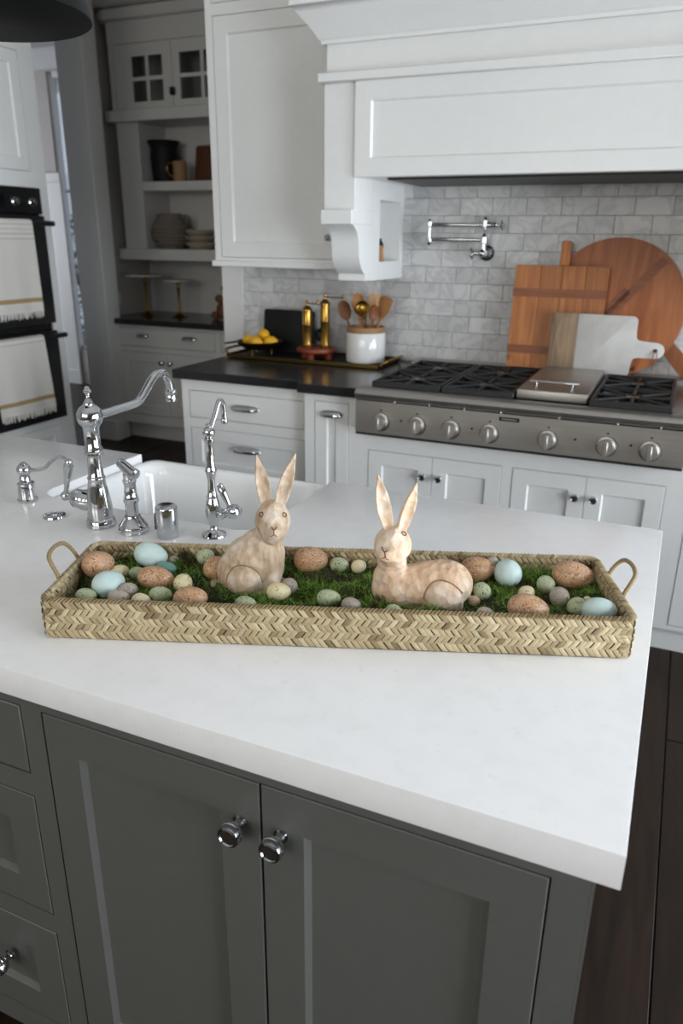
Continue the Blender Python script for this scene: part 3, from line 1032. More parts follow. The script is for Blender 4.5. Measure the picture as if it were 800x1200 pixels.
# ------------------------------------------------------------------ eggs and rabbits stand here (world positions)
EGGS = [
    (-0.8319, 0.8858, 0.9744, 0.027, 0.0221, 32, 0, 'brown'),
    (-0.8016, 0.9018, 0.958, 0.0166, 0.0136, 48, 0, 'cream'),
    (-0.7799, 0.959, 0.9716, 0.0295, 0.0214, 0, 14, 'blue'),
    (-0.779, 0.8481, 0.9644, 0.0276, 0.0226, 51, 0, 'blue'),
    (-0.7729, 0.9114, 0.958, 0.014, 0.0115, 24, 0, 'green'),
    (-0.7416, 0.9491, 0.958, 0.0175, 0.0116, 0, 5, 'teal'),
    (-0.749, 0.9814, 0.958, 0.0109, 0.0089, 31, 0, 'grey'),
    (-0.7281, 0.9033, 0.9617, 0.0309, 0.0197, 0, 8, 'brown'),
    (-0.7452, 0.8528, 0.958, 0.0158, 0.0129, 33, 0, 'grey'),
    (-0.7418, 0.826, 0.958, 0.0174, 0.0127, 0, 0, 'grey'),
    (-0.7916, 0.8093, 0.958, 0.0168, 0.0127, 0, 0, 'green'),
    (-0.704, 0.8323, 0.958, 0.0152, 0.0119, 0, 0, 'cream'),
    (-0.6892, 0.8621, 0.958, 0.0182, 0.0135, 0, -3, 'green'),
    (-0.6825, 0.9135, 0.958, 0.0193, 0.0153, 90, 0, 'cream'),
    (-0.6334, 0.8632, 0.9619, 0.0271, 0.0199, 0, -8, 'brown'),
    (-0.6938, 0.9975, 0.97, 0.0162, 0.0133, 46, 0, 'green'),
    (-0.6617, 0.9781, 0.9623, 0.0255, 0.0203, 90, 0, 'brown'),
    (-0.5201, 1.0559, 0.9728, 0.0292, 0.0226, 0, 0, 'brown'),
    (-0.4778, 1.0812, 0.961, 0.0169, 0.0132, 0, 0, 'green'),
    (-0.4467, 1.0948, 0.959, 0.0144, 0.0118, 42, 0, 'cream'),
    (-0.5214, 0.9432, 0.962, 0.0196, 0.0149, 0, -4, 'cream'),
    (-0.5252, 0.9866, 0.952, 0.0177, 0.014, 90, 0, 'grey'),
    (-0.5513, 0.8907, 0.958, 0.0171, 0.0125, 0, 0, 'green'),
    (-0.4436, 0.9635, 0.958, 0.0188, 0.0141, 0, 0, 'green'),
    (-0.4027, 0.9568, 0.958, 0.0152, 0.0119, 0, 0, 'grey'),
    (-0.3361, 0.9661, 0.958, 0.013, 0.0104, 0, 0, 'green'),
    (-0.2553, 1.1561, 0.9643, 0.0304, 0.0224, 0, -4, 'brown'),
    (-0.2346, 1.1765, 0.975, 0.0106, 0.0087, 53, 0, 'grey'),
    (-0.2058, 1.1648, 0.9648, 0.0289, 0.0229, 90, 0, 'blue'),
    (-0.2313, 1.0911, 0.958, 0.0182, 0.0144, 90, 0, 'green'),
    (-0.2076, 1.0167, 0.958, 0.0129, 0.0103, 0, 0, 'grey'),
    (-0.1634, 1.1143, 0.958, 0.015, 0.0123, 46, 0, 'cream'),
    (-0.1491, 1.0498, 0.9639, 0.0324, 0.0221, 0, 10, 'brown'),
    (-0.1417, 1.1611, 0.958, 0.018, 0.0148, 90, 0, 'green'),
    (-0.1141, 1.1239, 0.958, 0.0197, 0.0156, 90, 0, 'grey'),
    (-0.1038, 1.1968, 0.9659, 0.0348, 0.0242, 0, 6, 'brown'),
    (-0.0833, 1.0994, 0.958, 0.0185, 0.0152, 65, 0, 'green'),
    (-0.0499, 1.0895, 0.9627, 0.0265, 0.0207, 0, -4, 'blue'),
    (-0.0713, 1.1274, 0.958, 0.009, 0.0074, 90, 0, 'cream'),
]
RAB = [((-.587, .9795), .062), ((-.3193, 1.0454), .07)]
CB_, SB_ = cos(BR), sin(BR)


def to_local(x, y):
    dx, dy = x-BX, y-BY
    return dx*CB_+dy*SB_, -dx*SB_+dy*CB_


EL = [(to_local(e[0], e[1]), e[2], e[3], e[4]) for e in EGGS]


def hgt(a, b):
    """height of the moss over the counter"""
    h = .034+.006*sin(a*31+b*40)+.005*sin(a*67-b*53+1)+.003*sin(b*120+a*15)
    h += .010*max(0, (b-.05)/.06)
    for (ex, ey), ez, ea, eb in EL:
        d2 = (a-ex)**2+(b-ey)**2
        r2 = (ea*1.5)**2
        if d2 < r2:
            top = ez-CT-eb*.55
            w = 1-d2/r2
            h = h*(1-w)+min(h, top)*w if top < h else h+(min(top, .05)-h)*w
    return h


bed = MB()
NX, NY = 110, 30
G = [[bed.bm.verts.new((-BL+.006+2*(BL-.006)*i/NX, -BW+.006+2*(BW-.006)*j/NY, hgt(-BL+.006+2*(BL-.006)*i/NX, -BW+.006+2*(BW-.006)*j/NY)-.003)) for j in range(NY+1)] for i in range(NX+1)]
for i in range(NX):
    for j in range(NY):
        bed.bm.faces.new((G[i][j], G[i+1][j], G[i+1][j+1], G[i][j+1]))
ms = thing('moss', 'green moss bed filling the woven basket around the eggs', 'moss', (BX, BY, CT), BR)
tag(ms, kind='stuff')
bed.build('moss_bed', 'mossbed', ms, local=True)
fr = MB()
bm = fr.bm


def frond(p, d, ln, w):
    """a curling frond: tapered ribbon with two rows of short leaflets"""
    up = Vector((0, 0, 1))
    side = d.cross(up)
    if side.length < .05:
        side = Vector((1, 0, 0))
    side.normalize()
    prev = None
    q = Vector(p)
    dirn = d.copy()
    for k in range(4):
        ww = w*(1-.26*k)
        a, b = bm.verts.new(q-side*ww), bm.verts.new(q+side*ww)
        if prev:
            bm.faces.new((prev[0], prev[1], b, a))
            if k < 3:
                for sg in (-1, 1):
                    tip = q+side*sg*ww*3.2+dirn*ln*.28+Vector((0, 0, random.uniform(-.001, .001)))
                    base = q-dirn*ln*.14
                    bm.faces.new((bm.verts.new(base+side*sg*ww*.5), bm.verts.new(q+side*sg*ww*.6), bm.verts.new(tip)))
        prev = (a, b)
        dirn = (dirn+Vector((random.uniform(-.35, .35), random.uniform(-.35, .35), random.uniform(-.45, .1)))).normalized()
        q = q+dirn*ln/4


BUMPS = [(-.385, .05), (-.36, .085), (-.28, .085), (-.21, .07), (-.19, .03), (-.23, -.02), (.22, .10), (.3, .095), (-.02, .0), (.01, -.03), (-.12, -.06), (.28, .03), (.33, .06), (-.05, .03), (.05, -.04)]
cnt = 0
tries = 0
while cnt < 12000 and tries < 70000:
    tries += 1
    a = random.uniform(-BL+.01, BL-.01)
    b = random.uniform(-BW+.009, BW-.009)
    bad = False
    for (ex, ey), ez, ea, eb in EL:
        if (a-ex)**2+(b-ey)**2 < ((ea+eb)/2*.80)**2:
            bad = True
            break
    if not bad:
        for (rx, ry), rr in RAB:
            lx, ly = to_local(rx, ry)
            if ((a-lx)/(rr*.95))**2+((b-ly)/.042)**2 < 1:
                bad = True
    if bad:
        continue
    dens = .5+.5*sin(a*45+b*28+.6)*sin(a*23-b*51)
    near = any((a-u)**2+(b-v)**2 < .026**2 for u, v in BUMPS)
    if not near and random.random() > .45+.5*dens:
        continue
    z0 = hgt(a, b)-.003
    an = random.uniform(0, 2*pi)
    el = random.uniform(.25, 1.25)
    d = Vector((cos(an)*cos(el), sin(an)*cos(el), sin(el)))
    ln = random.uniform(.009, .018)*(1.7 if near else 1)
    frond((a, b, z0), d, ln, random.uniform(.0005, .0009)*(1.4 if near else 1))
    cnt += 1
for (a, b, z0) in ((.225, .097, .045), (.232, .100, .046), (.219, .1, .046), (.36, -.028, .048)):
    for k in range(7):
        frond((a, b, z0), Vector((random.uniform(-.35, .35), random.uniform(-.3, .3), 1)).normalized(), random.uniform(.02, .034) if b > 0 else .013, .0009)
tag(fr.build('moss_fronds', 'moss', ms, local=True, smooth=False), kind='stuff')


def egg_mesh(a, b, mat):
    mb = MB()
    loops = []
    n, seg = 16, 22
    for i in range(n+1):
        th = pi*i/n
        th = min(max(th, .03), pi-.03)
        xx = -a*cos(th)
        rr = b*sin(th)*(1-.13*(xx/a))
        loops.append([(xx, rr*cos(2*pi*k/seg), rr*sin(2*pi*k/seg)) for k in range(seg)])
    mb.loft(loops)
    return mb


EGG_LABEL = [
    'brown speckled egg in the back left corner of the basket',
    'small cream egg between the left corner brown egg and a green egg',
    'large pale blue egg against the back rim, left of the small grey egg',
    'large pale blue egg near the left end, before the brown egg',
    'small green speckled egg between the cream egg and long brown egg',
    'dark teal egg tucked under the large pale blue egg at back',
    'tiny grey egg by the back rim, right of the large blue egg',
    'long brown speckled egg lying before the teal egg',
    'small mauve grey egg touching the pale blue egg near the left end',
    'grey speckled egg at the front rim, under the mauve grey egg',
    'green egg at the front rim, nearest the left end of the basket',
    'small cream egg at the front rim between grey and green eggs',
    'sage green egg below the long brown egg, near front rim',
    'round cream egg between the long brown egg and the sitting rabbit',
    'brown speckled egg at the front rim, left of the sitting rabbit',
    'green egg by the back rim behind the sitting rabbit',
    'brown egg half hidden behind the back of the sitting rabbit',
    'big brown speckled egg by the back rim between the two rabbits',
    'green speckled egg by the back rim, right of a big brown egg',
    'small cream egg by the back rim, just left of the lying rabbit',
    'cream egg with dark spots at the feet of the sitting rabbit',
    'grey egg leaning on the dark-spotted cream egg',
    'pale green egg at the front rim before the sitting rabbit',
    'sage green speckled egg in the moss between the two rabbits',
    'grey speckled egg at the front rim between the two rabbits',
    'green speckled egg at the front rim before the lying rabbit',
    'large brown speckled egg behind the rump of the lying rabbit',
    'tiny grey egg at the back rim beside an upright pale blue egg',
    'upright pale blue egg right of the lying rabbit',
    'green egg beside the tail of the lying rabbit',
    'grey egg at the front rim right of the lying rabbit tail',
    'small cream egg peeking over the long brown egg at the front rim',
    'long reddish brown speckled egg at the front rim, right half of basket',
    'small green speckled egg left of the biggest brown egg',
    'mauve grey egg under the biggest brown egg at the right end',
    'biggest brown speckled egg, at the back near the right end',
    'green egg left of the pale blue egg in the front right corner',
    'large pale blue egg in the front right corner of the basket',
    'tiny cream egg peeking between green and blue eggs at right end',
]
for e, lab in zip(EGGS, EGG_LABEL):
    x, y, z, a, b, yw, tl, kind = e
    mb = egg_mesh(a, b, kind)
    o = bpy.data.objects.new({'brown': 'brown_egg', 'blue': 'blue_egg', 'green': 'green_egg', 'cream': 'cream_egg', 'grey': 'grey_egg', 'teal': 'teal_egg'}[kind], mb.mesh('egg', 'egg_'+kind, None, 80))
    COL.objects.link(o)
    o.location = (x, y, z)
    o.rotation_euler = (0, radians(tl), YAW+radians(yw))
    tag(o, lab, 'egg', 'decorative eggs in the woven basket')


# ------------------------------------------------------------------ carved rabbits
def ear(mb, base, tip, width, thick, face, bend=0.):
    """leaf-shaped ear with a hollowed front; face = direction the hollow looks"""
    b0, t0 = Vector(base), Vector(tip)
    ax_ = (t0-b0)
    ln = ax_.length
    ax_.normalize()
    f = Vector(face)
    f = (f-ax_*f.dot(ax_)).normalized()
    s = ax_.cross(f)
    loops = []
    N = 12
    for i in range(N+1):
        u = i/N
        w = width*(.50+.5*sin(pi*min(1, u*1.05+.08)))*(1 if u < .6 else (1-((u-.6)/.4)**2*.80))*.5
        th = thick*(1-.55*u)
        c = b0+ax_*ln*u+s*bend*sin(pi*u)
        lp = []
        for k in range(7):       # front, hollow
            q = -1+2*k/6
            lp.append(c+s*w*q+f*(th*.5-th*.55*(1-q*q)*(.3+.7*sin(pi*min(1, u+.1)))*1.0))
        for k in range(7):       # back, round
            q = 1-2*k/6
            lp.append(c+s*w*q*.97-f*(th*(.15+.5*sqrt(max(0, 1-q*q)))))
        loops.append(lp)
    mb.loft(loops)


def fuse(mb, name, mat, parent, voxel=.0016, it=3):
    """melt the overlapping forms into one continuous skin"""
    bmesh.ops.recalc_face_normals(mb.bm, faces=mb.bm.faces)
    me = bpy.data.meshes.new('tmp')
    mb.bm.to_mesh(me)
    mb.bm.free()
    o = bpy.data.objects.new('tmp', me)
    COL.objects.link(o)
    md = o.modifiers.new('r', 'REMESH')
    md.mode = 'VOXEL'
    md.voxel_size = voxel
    sm = o.modifiers.new('s', 'SMOOTH')
    sm.factor = .5
    sm.iterations = it
    dg = bpy.context.evaluated_depsgraph_get()
    res = bpy.data.meshes.new_from_object(o.evaluated_get(dg))
    bpy.data.objects.remove(o)
    res.name = name
    res.materials.clear()
    res.materials.append(M[mat])
    for p in res.polygons:
        p.use_smooth = True
    ob = bpy.data.objects.new(name, res)
    COL.objects.link(ob)
    ob.parent = parent
    WM[ob] = WM[parent]
    return ob


def ring(mb, c, n, r, rr, sx=1., sz=1.):
    n = Vector(n).normalized()
    a = n.cross(Vector((0, 0, 1))).normalized()
    b = a.cross(n)
    pts = [Vector(c)+a*r*sx*cos(2*pi*k/18)+b*r*sz*sin(2*pi*k/18) for k in range(18)]
    mb.tube(pts, rr, 6, closed=True)


def surf(ob, p, d):
    """first hit of a ray with the rabbit's skin, in its own space"""
    ok, loc, nor, _ = RAYM[ob].ray_cast(Vector(p), Vector(d).normalized())[:4] if False else (None,)*4
    return loc, nor


from mathutils.bvhtree import BVHTree


def hit(bvh, p, d):
    loc, nor, _, _ = bvh.ray_cast(Vector(p), Vector(d).normalized())
    return loc, nor


def carve_lines(ob, parent, eyes, nose, smiles, arcs):
    bvh = BVHTree.FromPolygons([v.co.copy() for v in ob.data.vertices], [tuple(p.vertices) for p in ob.data.polygons])
    for (u, v, z, dx, dy) in eyes:
        loc, nor = hit(bvh, (u-dx*.1, v-dy*.1, z), (dx, dy, 0))
        if loc is None:
            continue
        mb = MB()
        ring(mb, loc+nor*.0002, nor, .0038, .0008, 1.1, .95)
        mb.build('eye', 'carve', parent, local=True)
    for nm, paths in (('nose_groove', nose), ('mouth_line', smiles), ('haunch_groove', arcs)):
        for pth, (dx, dy), rad in paths:
            pts = []
            for (u, z, _w) in smoothpath([(p_[0], p_[1], 0) for p_ in pth], 5):
                loc, nor = hit(bvh, (u-dx*.15, -dy*.15, z), (dx, dy, 0))
                if loc is not None:
                    pts.append(loc)
            if len(pts) > 2:
                MB().tube(pts, rad*(2. if nm == 'haunch_groove' else 1.2), 6).build(nm, 'groove' if nm == 'haunch_groove' else 'carve', parent, local=True)


def xsh(v):
    """a point seen at (u, z) in the plane of the figure sits this much higher when it is nearer by v"""
    return v*.42


# sitting rabbit
t = thing('wooden_rabbit', 'carved wooden rabbit sitting upright, in the left half of the basket', 'rabbit figurine', (-.587, .9795, .945), YAW)
rb = MB()
for c, r in (((-.016, 0, .026), (.045, .041, .043)), ((-.004, 0, .046), (.045, .037, .042)), ((.012, 0, .058), (.040, .033, .043)), ((.025, 0, .046), (.026, .030, .052)),
             ((.028, 0, .088), (.024, .024, .024)), ((.033, -.004, .117), (.0285, .032, .033)), ((.035, -.020, .106), (.0225, .022, .0235)), ((.0375, -.034, .1065), (.0145, .013, .0125)),
             ((-.012, -.033, .020), (.030, .017, .028)), ((-.012, .033, .020), (.030, .017, .028)),
             ((.034, -.021, .022), (.0115, .013, .040)), ((.034, .021, .022), (.0115, .013, .040)), ((.036, -.022, -.006), (.018, .012, .010)), ((.036, .022, -.006), (.018, .012, .010)),
             ((.004, -.036, -.004), (.034, .012, .010)), ((.004, .036, -.004), (.034, .012, .010)), ((-.064, 0, .0), (.011, .011, .011))):
    rb.ball(c, r, 24, 16)
rb.box(-.045, .04, -.03, .03, -.012, .02)
ear(rb, (.0235, .0, .136), (.0085, .006, .224), .0225, .0125, (.25, -1, .1), .001)
ear(rb, (.0430, .0, .136), (.0705, .006, .226), .0225, .0125, (.15, -1, .1), -.001)
body = fuse(rb, 'rabbit_body', 'rabbit1', t)
z_ = lambda z, v: z+xsh(v)
carve_lines(body, t, [(.0195, 0, .1345, .1, 1), (.0485, 0, .1325, -.25, 1)],
            [([(.0345, .1185), (.0385, .1155), (.0425, .1185)], (0, 1), .0007), ([(.0385, .1155), (.0385, .1125), (.0385, .109)], (0, 1), .0006)],
            [([(.0335, .1055), (.036, .1075), (.0385, .109), (.041, .1075), (.0435, .1055)], (0, 1), .0005)],
            [([(-.041, .024), (-.036, .038), (-.026, .048), (-.012, .0515), (.002, .047), (.0125, .036), (.0175, .022)], (0, 1), .0006)])

# lying rabbit
t = thing('wooden_rabbit', 'carved wooden rabbit lying down, in the right half of the basket', 'rabbit figurine', (-.3193, 1.0454, .945), YAW)
rb = MB()
for c, r in (((.036, 0, .028), (.047, .040, .040)), ((.018, 0, .026), (.055, .040, .040)), ((-.010, 0, .024), (.055, .038, .036)), ((-.040, 0, .022), (.039, .037, .040)), ((-.046, 0, .040), (.031, .031, .026)),
             ((-.0475, 0, .066), (.0235, .024, .020)), ((-.0475, -.003, .096), (.0295, .031, .0305)), ((-.051, -.018, .090), (.024, .022, .023)), ((-.0575, -.032, .0915), (.0155, .013, .0125)), ((-.050, -.030, .086), (.012, .012, .011)),
             ((.030, -.033, .020), (.030, .0165, .028)), ((.030, .033, .020), (.030, .0165, .028)), ((.085, -.012, .004), (.0095, .0095, .0095)),
             ((-.055, -.024, -.006), (.034, .013, .012)), ((-.055, .024, -.006), (.034, .013, .012)), ((.02, -.037, -.008), (.034, .011, .010)), ((.02, .037, -.008), (.034, .011, .010))):
    rb.ball(c, r, 24, 16)
rb.box(-.06, .065, -.03, .03, -.016, .02)
ear(rb, (-.0540, .0, .120), (-.0735, .004, .2095), .0235, .0125, (.2, -1, .1), -.0012)
ear(rb, (-.0365, .0, .119), (-.0135, .004, .196), .0235, .0125, (.55, -1, .1), .0012)
body = fuse(rb, 'rabbit_body', 'rabbit2', t)
carve_lines(body, t, [(-.0330, 0, .1190, -.1, 1), (-.0745, 0, .1230, .9, .6)],
            [([(-.066, .103), (-.062, .0995), (-.058, .1015)], (0, 1), .0008), ([(-.062, .0995), (-.0615, .096), (-.061, .092)], (0, 1), .0007)],
            [([(-.067, .090), (-.064, .0905), (-.061, .092), (-.058, .089), (-.055, .0885)], (0, 1), .0005)],
            [([(.001, .020), (.004, .034), (.013, .0455), (.027, .0495), (.042, .046), (.054, .037), (.061, .028)], (0, 1), .0007)])


# ------------------------------------------------------------------ range wall: base cabinets and worktop
BASEF = 2.84
t = thing('base_drawer_cabinet', 'white base cabinet with three drawers at the left end of the range wall', 'cabinet', (-2.09, 2.89, 0))
YL = 2.89
dzs = [(.692, .822), (.42, .646), (.125, .38)]
face_frame(MB(), -2.09, -1.425, .09, .874, YL, [(-2.052, -1.452, a, b) for a, b in dzs]).build('face_frame', 'white', t)
MB().box(-2.09, -1.425, YL+.022, YW, .09, .874).build('carcass', 'white', t)
MB().box(-2.09, -1.425, YL+.012, YW, 0, .09).build('plinth', 'white', t)
for i, (a, b) in enumerate(dzs):
    if i == 0:
        dr = slab(MB(), -2.0495, -1.4545, a+.0025, b-.0025, YL-.001).build('drawer', 'white', t)
    else:
        dr = shaker(MB(), -2.0495, -1.4545, a+.0025, b-.0025, YL-.001, .02, .055, .007, .005).build('drawer', 'white', t)
    cup_pull(dr, -1.752, YL-.001, (a+b)/2+(.002 if i == 0 else .03 if i == 1 else 0), .15)


def narrow(label, x0, x1, d0, d1):
    t = thing('spice_pullout_cabinet', label, 'cabinet', (x0, BASEF, 0))
    face_frame(MB(), x0, x1, .09, .874, BASEF, [(d0, d1, .11, .842)]).build('face_frame', 'white', t)
    MB().box(x0, x1, BASEF+.022, YW, .09, .874).build('carcass', 'white', t)
    MB().box(x0, x1, BASEF+.012, YW, 0, .09).build('plinth', 'white', t)
    dr = shaker(MB(), d0+.0025, d1-.0025, .1125, .8395, BASEF-.001, .02, .056, .007, .005).build('door', 'white', t)
    cup_pull(dr, (d0+d1)/2, BASEF-.001, .79, .108)


narrow('narrow white pull-out cabinet between the drawers and the range', -1.425, -1.155, -1.378, -1.218)
narrow('narrow white pull-out cabinet at the right end of the range', .085, .36, .117, .33)
for (a, b, m, lab) in ((-1.155, -.54, -.846, 'white double-door cabinet under the left half of the range'), (-.54, .085, -.241, 'white double-door cabinet under the right half of the range')):
    o0, o1 = (-1.128, -.561) if a < -1 else (-.521, .036)
    t = thing('range_base_cabinet', lab, 'cabinet', (a, BASEF, 0))
    face_frame(MB(), a, b, .09, .742, BASEF, [(o0, o1, .11, .657)]).build('face_frame', 'white', t)
    MB().box(a, b, BASEF+.022, YW, .09, .742).build('carcass', 'white', t)
    MB().box(a, b, BASEF+.012, YW, 0, .09).build('plinth', 'white', t)
    for (p, q, kx) in ((o0+.0025, m-.001, m-.034), (m+.001, o1-.0025, m+.034)):
        dd = shaker(MB(), p, q, .1125, .6545, BASEF-.001, .02, .06, .008, .005).build('door', 'white', t)
        tag(round_knob(dd, kx, BASEF-.001, .573, .98), 'chrome knob')
wt = MB().box(-2.118, -1.446, 2.857, YW, .8742, CT, .003).box(-1.446, -1.152, 2.808, YW, .8742, CT+.0004, .003).build('stone_worktop', 'blackstone', loc=(-2.118, 2.857, .874))
tag(wt, 'black honed stone worktop left of the range, stepped forward beside it', 'worktop')
wt = MB().box(.082, .385, 2.808, YW, .8742, CT, .003).build('stone_worktop', 'blackstone', loc=(.082, 2.808, .874))
tag(wt, 'black honed stone worktop right of the range', 'worktop')

# ------------------------------------------------------------------ gas rangetop
R0, R1, RF = -1.15, .076, 2.75
t = thing('gas_rangetop', 'wide stainless gas rangetop with seven knobs and black grates', 'rangetop', (R0, RF, .742))
MB().box(R0, R1, RF+.006, 3.56, .744, .9).box(R0, R1, 2.86, 3.56, .9, .921).build('body', 'steel', t)
MB().loft([[(x, RF+.028, .886), (x, RF+.004, .889), (x, RF-.010, .898), (x, RF-.014, .910), (x, RF-.006, .922), (x, RF+.012, .929), (x, 2.80, .930), (x, 2.80, .886)] for x in (R0, R1)]).build('bullnose', 'steel', t)
MB().box(R0, R1, RF, RF+.012, .752, .882).build('control_panel', 'steel', t)
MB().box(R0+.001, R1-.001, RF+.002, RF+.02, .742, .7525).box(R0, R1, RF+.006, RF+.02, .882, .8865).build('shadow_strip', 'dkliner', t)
MB().box(R0+.02, R1-.02, 2.80, 3.432, .921, .924).build('burner_tray', 'blackenamel', t)
MB().box(R0, R1, 3.432, 3.562, .90, .944, .003).build('rear_trim', 'steel', t)
for kx in (-1.04, -.89, -.752, -.603, -.387, -.181, -.036):
    k = MB().lathe([(.034, 0), (.035, .002), (.035, .006), (.029, .008), (.029, .010), (.0265, .012), (.0275, .034), (.026, .038), (.001, .0385)], (kx, RF, .803), (0, -1, 0), 24)
    k.box(kx-.0075, kx+.0075, RF-.05, RF-.034, .776, .830, .002)
    kn = k.build('control_knob', 'steel', t)
    MB().lathe([(.034, .0), (.037, .001), (.037, .003), (.034, .004)], (kx, RF, .803), (0, -1, 0), 24).build('knob_ring', 'blackenamel', kn)
    MB().box(kx-.004, kx+.004, RF-.0006, RF+.001, .846, .852).build('mark', 'blackmatte', kn)
for kx in (-.955, -.67, -.29, -.1):
    MB().lathe([(.0045, 0), (.004, .0012), (.001, .0014)], (kx, RF, .815), (0, -1, 0), 10).build('indicator', 'blackglass', t)
for kx in (-.993, -.849, -.711, -.571, -.359, -.157, -.017):
    MB().ball((kx+.004, RF+.006, .8845), .0042, 10, 8).build('indicator_light', 'chrome', t)
bd = MB().box(-.569, -.495, RF-.002, RF+.001, .856, .871).build('badge', 'blackenamel', t)
for i in range(9):
    lx = -.560+i*.0066
    MB().box(lx, lx+.0042, RF-.0024, RF-.0018, .8605, .8665).build('badge_letter', 'steel', bd)
# grates: cast frames with fingers towards each burner
def grate(x0, x1, y0, y1):
    mb = MB()
    zt, zb = .952, .928
    w = .014
    mb.box(x0, x1, y0, y0+w, zb, zt, .003).box(x0, x1, y1-w, y1, zb, zt, .003).box(x0, x0+w, y0+w, y1-w, zb, zt, .003).box(x1-w, x1, y0+w, y1-w, zb, zt, .003)
    ym = (y0+y1)/2
    mb.box(x0+w, x1-w, ym-w/2, ym+w/2, zb+.006, zt, .003)
    cx = (x0+x1)/2
    for cy in ((y0+ym)/2, (y1+ym)/2):
        hx, hy = (x1-x0)/2-w, (y1-y0)/4-w*.5
        for k in range(8):
            an = k*pi/4
            dx, dy = cos(an), sin(an)
            m = min(hx/abs(dx) if abs(dx) > .01 else 9, hy/abs(dy) if abs(dy) > .01 else 9)
            a, b = Vector((cx+dx*.036, cy+dy*.036, zt-.006)), Vector((cx+dx*m, cy+dy*m, zt-.006))
            mb.tube([a, a+(b-a)*.3, b], .0062, 6)
    return mb


for (a, b) in ((-1.105, -.822), (-.816, -.536), (-.264, .017)):
    grate(a, b, 2.806, 3.428).build('grate', 'iron', t)
    for cy in (2.962, 3.272):
        bx = (a+b)/2
        br = MB().lathe([(.052, 0), (.052, .006), (.044, .012), (.001, .013)], (bx, cy, .924), seg=20).build('burner', 'iron', t)
        MB().lathe([(.034, .012), (.036, .014), (.036, .020), (.030, .023), (.001, .023)], (bx, cy, .924), seg=20).build('burner_cap', 'blackenamel', br)
gc = MB().box(-.528, -.272, 2.822, 3.428, .930, .966, .004, 2).build('griddle_cover', 'steel', t)
MB().tube([(-.49, 2.865, .993), (-.31, 2.865, .993)], .0048, 10).tube([(-.465, 2.865, .962), (-.465, 2.865, .992)], .004, 10).tube([(-.335, 2.865, .962), (-.335, 2.865, .992)], .004, 10).build('handle', 'chrome', gc)

# ------------------------------------------------------------------ upper cabinet and hood
t = thing('upper_cabinet', 'tall white upper cabinet left of the range hood', 'cabinet', (-2.09, 3.22, 1.36))
YU = 3.22
face_frame(MB(), -2.085, -1.415, 1.385, 2.93, YU, [(-2.05, -1.45, 1.398, 2.385), (-2.05, -1.45, 2.43, 2.90)]).build('face_frame', 'white', t)
MB().box(-2.085, -1.415, YU+.022, YW, 1.385, 2.93).build('carcass', 'white', t)
dd = shaker(MB(), -2.0475, -1.4525, 1.4005, 2.3825, YU-.001, .02, .066, .008, .006).build('door', 'white', t)
kb = MB().lathe([(.008, 0), (.009, .002), (.005, .005), (.005, .011)], (-1.487, YU-.001, 1.492), (0, -1, 0), 16).build('knob', 'chrome', dd)
kb2 = MB().box(-1.5005, -1.4735, YU-.03, YU-.011, 1.4785, 1.5055, .006).build('knob', 'chrome', dd)
tag(kb2, 'square faceted chrome knob head')
shaker(MB(), -2.0475, -1.4525, 2.4325, 2.8975, YU-.001, .02, .066, .008, .006).build('door', 'white', t)
MB().box(-2.10, -1.412, YU-.012, YW, 1.357, 1.385, .003).build('bottom_moulding', 'white', t)

HX0, HX1, HF = -1.41, .335, 3.0
HI0 = -1.273
HI1 = .198
t = thing('range_hood', 'wide white panelled range hood with corbels and crown moulding', 'range hood', (HX0, HF, 1.315))
hb = MB()
# front: frame with recessed long panel
hb.box(HX0, HX1, HF+.03, YW, 1.74, 2.06)
hb.build('body', 'white', t)
shaker(MB(), HI0, HI1, 1.717, 2.052, HF-.012, .05, .066, .010, .006).build('front_panel', 'white', t)
MB().box(HX0-.015, HX1+.015, HF-.03, 3.214, 2.052, 2.086, .003).box(HX0, HX1, 3.2, YW, 2.052, 2.086).build('band_moulding', 'white', t)
MB().box(HX0+.01, HX1-.01, HF+.005, YW, 2.086, 2.20).build('frieze', 'white', t)
MB().box(HX0+.01, HX1-.01, HF+.005, YW, 2.31, 2.93).build('chimney', 'white', t)
# crown: concave sloped profile swept round three sides
cr = MB()
prof = [(0, 2.185), (.012, 2.185), (.014, 2.197), (.022, 2.202), (.034, 2.222), (.056, 2.25), (.082, 2.28), (.098, 2.297), (.104, 2.30), (.104, 2.326), (0, 2.326)]
loops = []
for (d, zz) in prof:
    loops.append([(HX0+.005-d, 3.215, zz), (HX0+.005-d, HF+.003-d, zz), (HX1-.005+d, HF+.003-d, zz), (HX1-.005+d, YW, zz)])
rows_ = [[cr.bm.verts.new(p) for p in lp] for lp in loops]
for a, b in zip(rows_, rows_[1:]):
    for k in range(3):
        cr.bm.faces.new((a[k], a[k+1], b[k+1], b[k]))
cr.build('crown_moulding', 'white', t)
MB().box(HI0+.10, HI1-.06, HF+.10, YW-.06, 1.712, 1.735).build('steel_liner', 'dkliner', t)
MB().box(HI0, HI1, HF+.038, HF+.10, 1.722, 1.74).box(HI0, HI0+.1, HF+.10, YW-.01, 1.722, 1.74).box(HI1-.06, HI1, HF+.10, YW-.01, 1.722, 1.74).build('soffit', 'white', t)
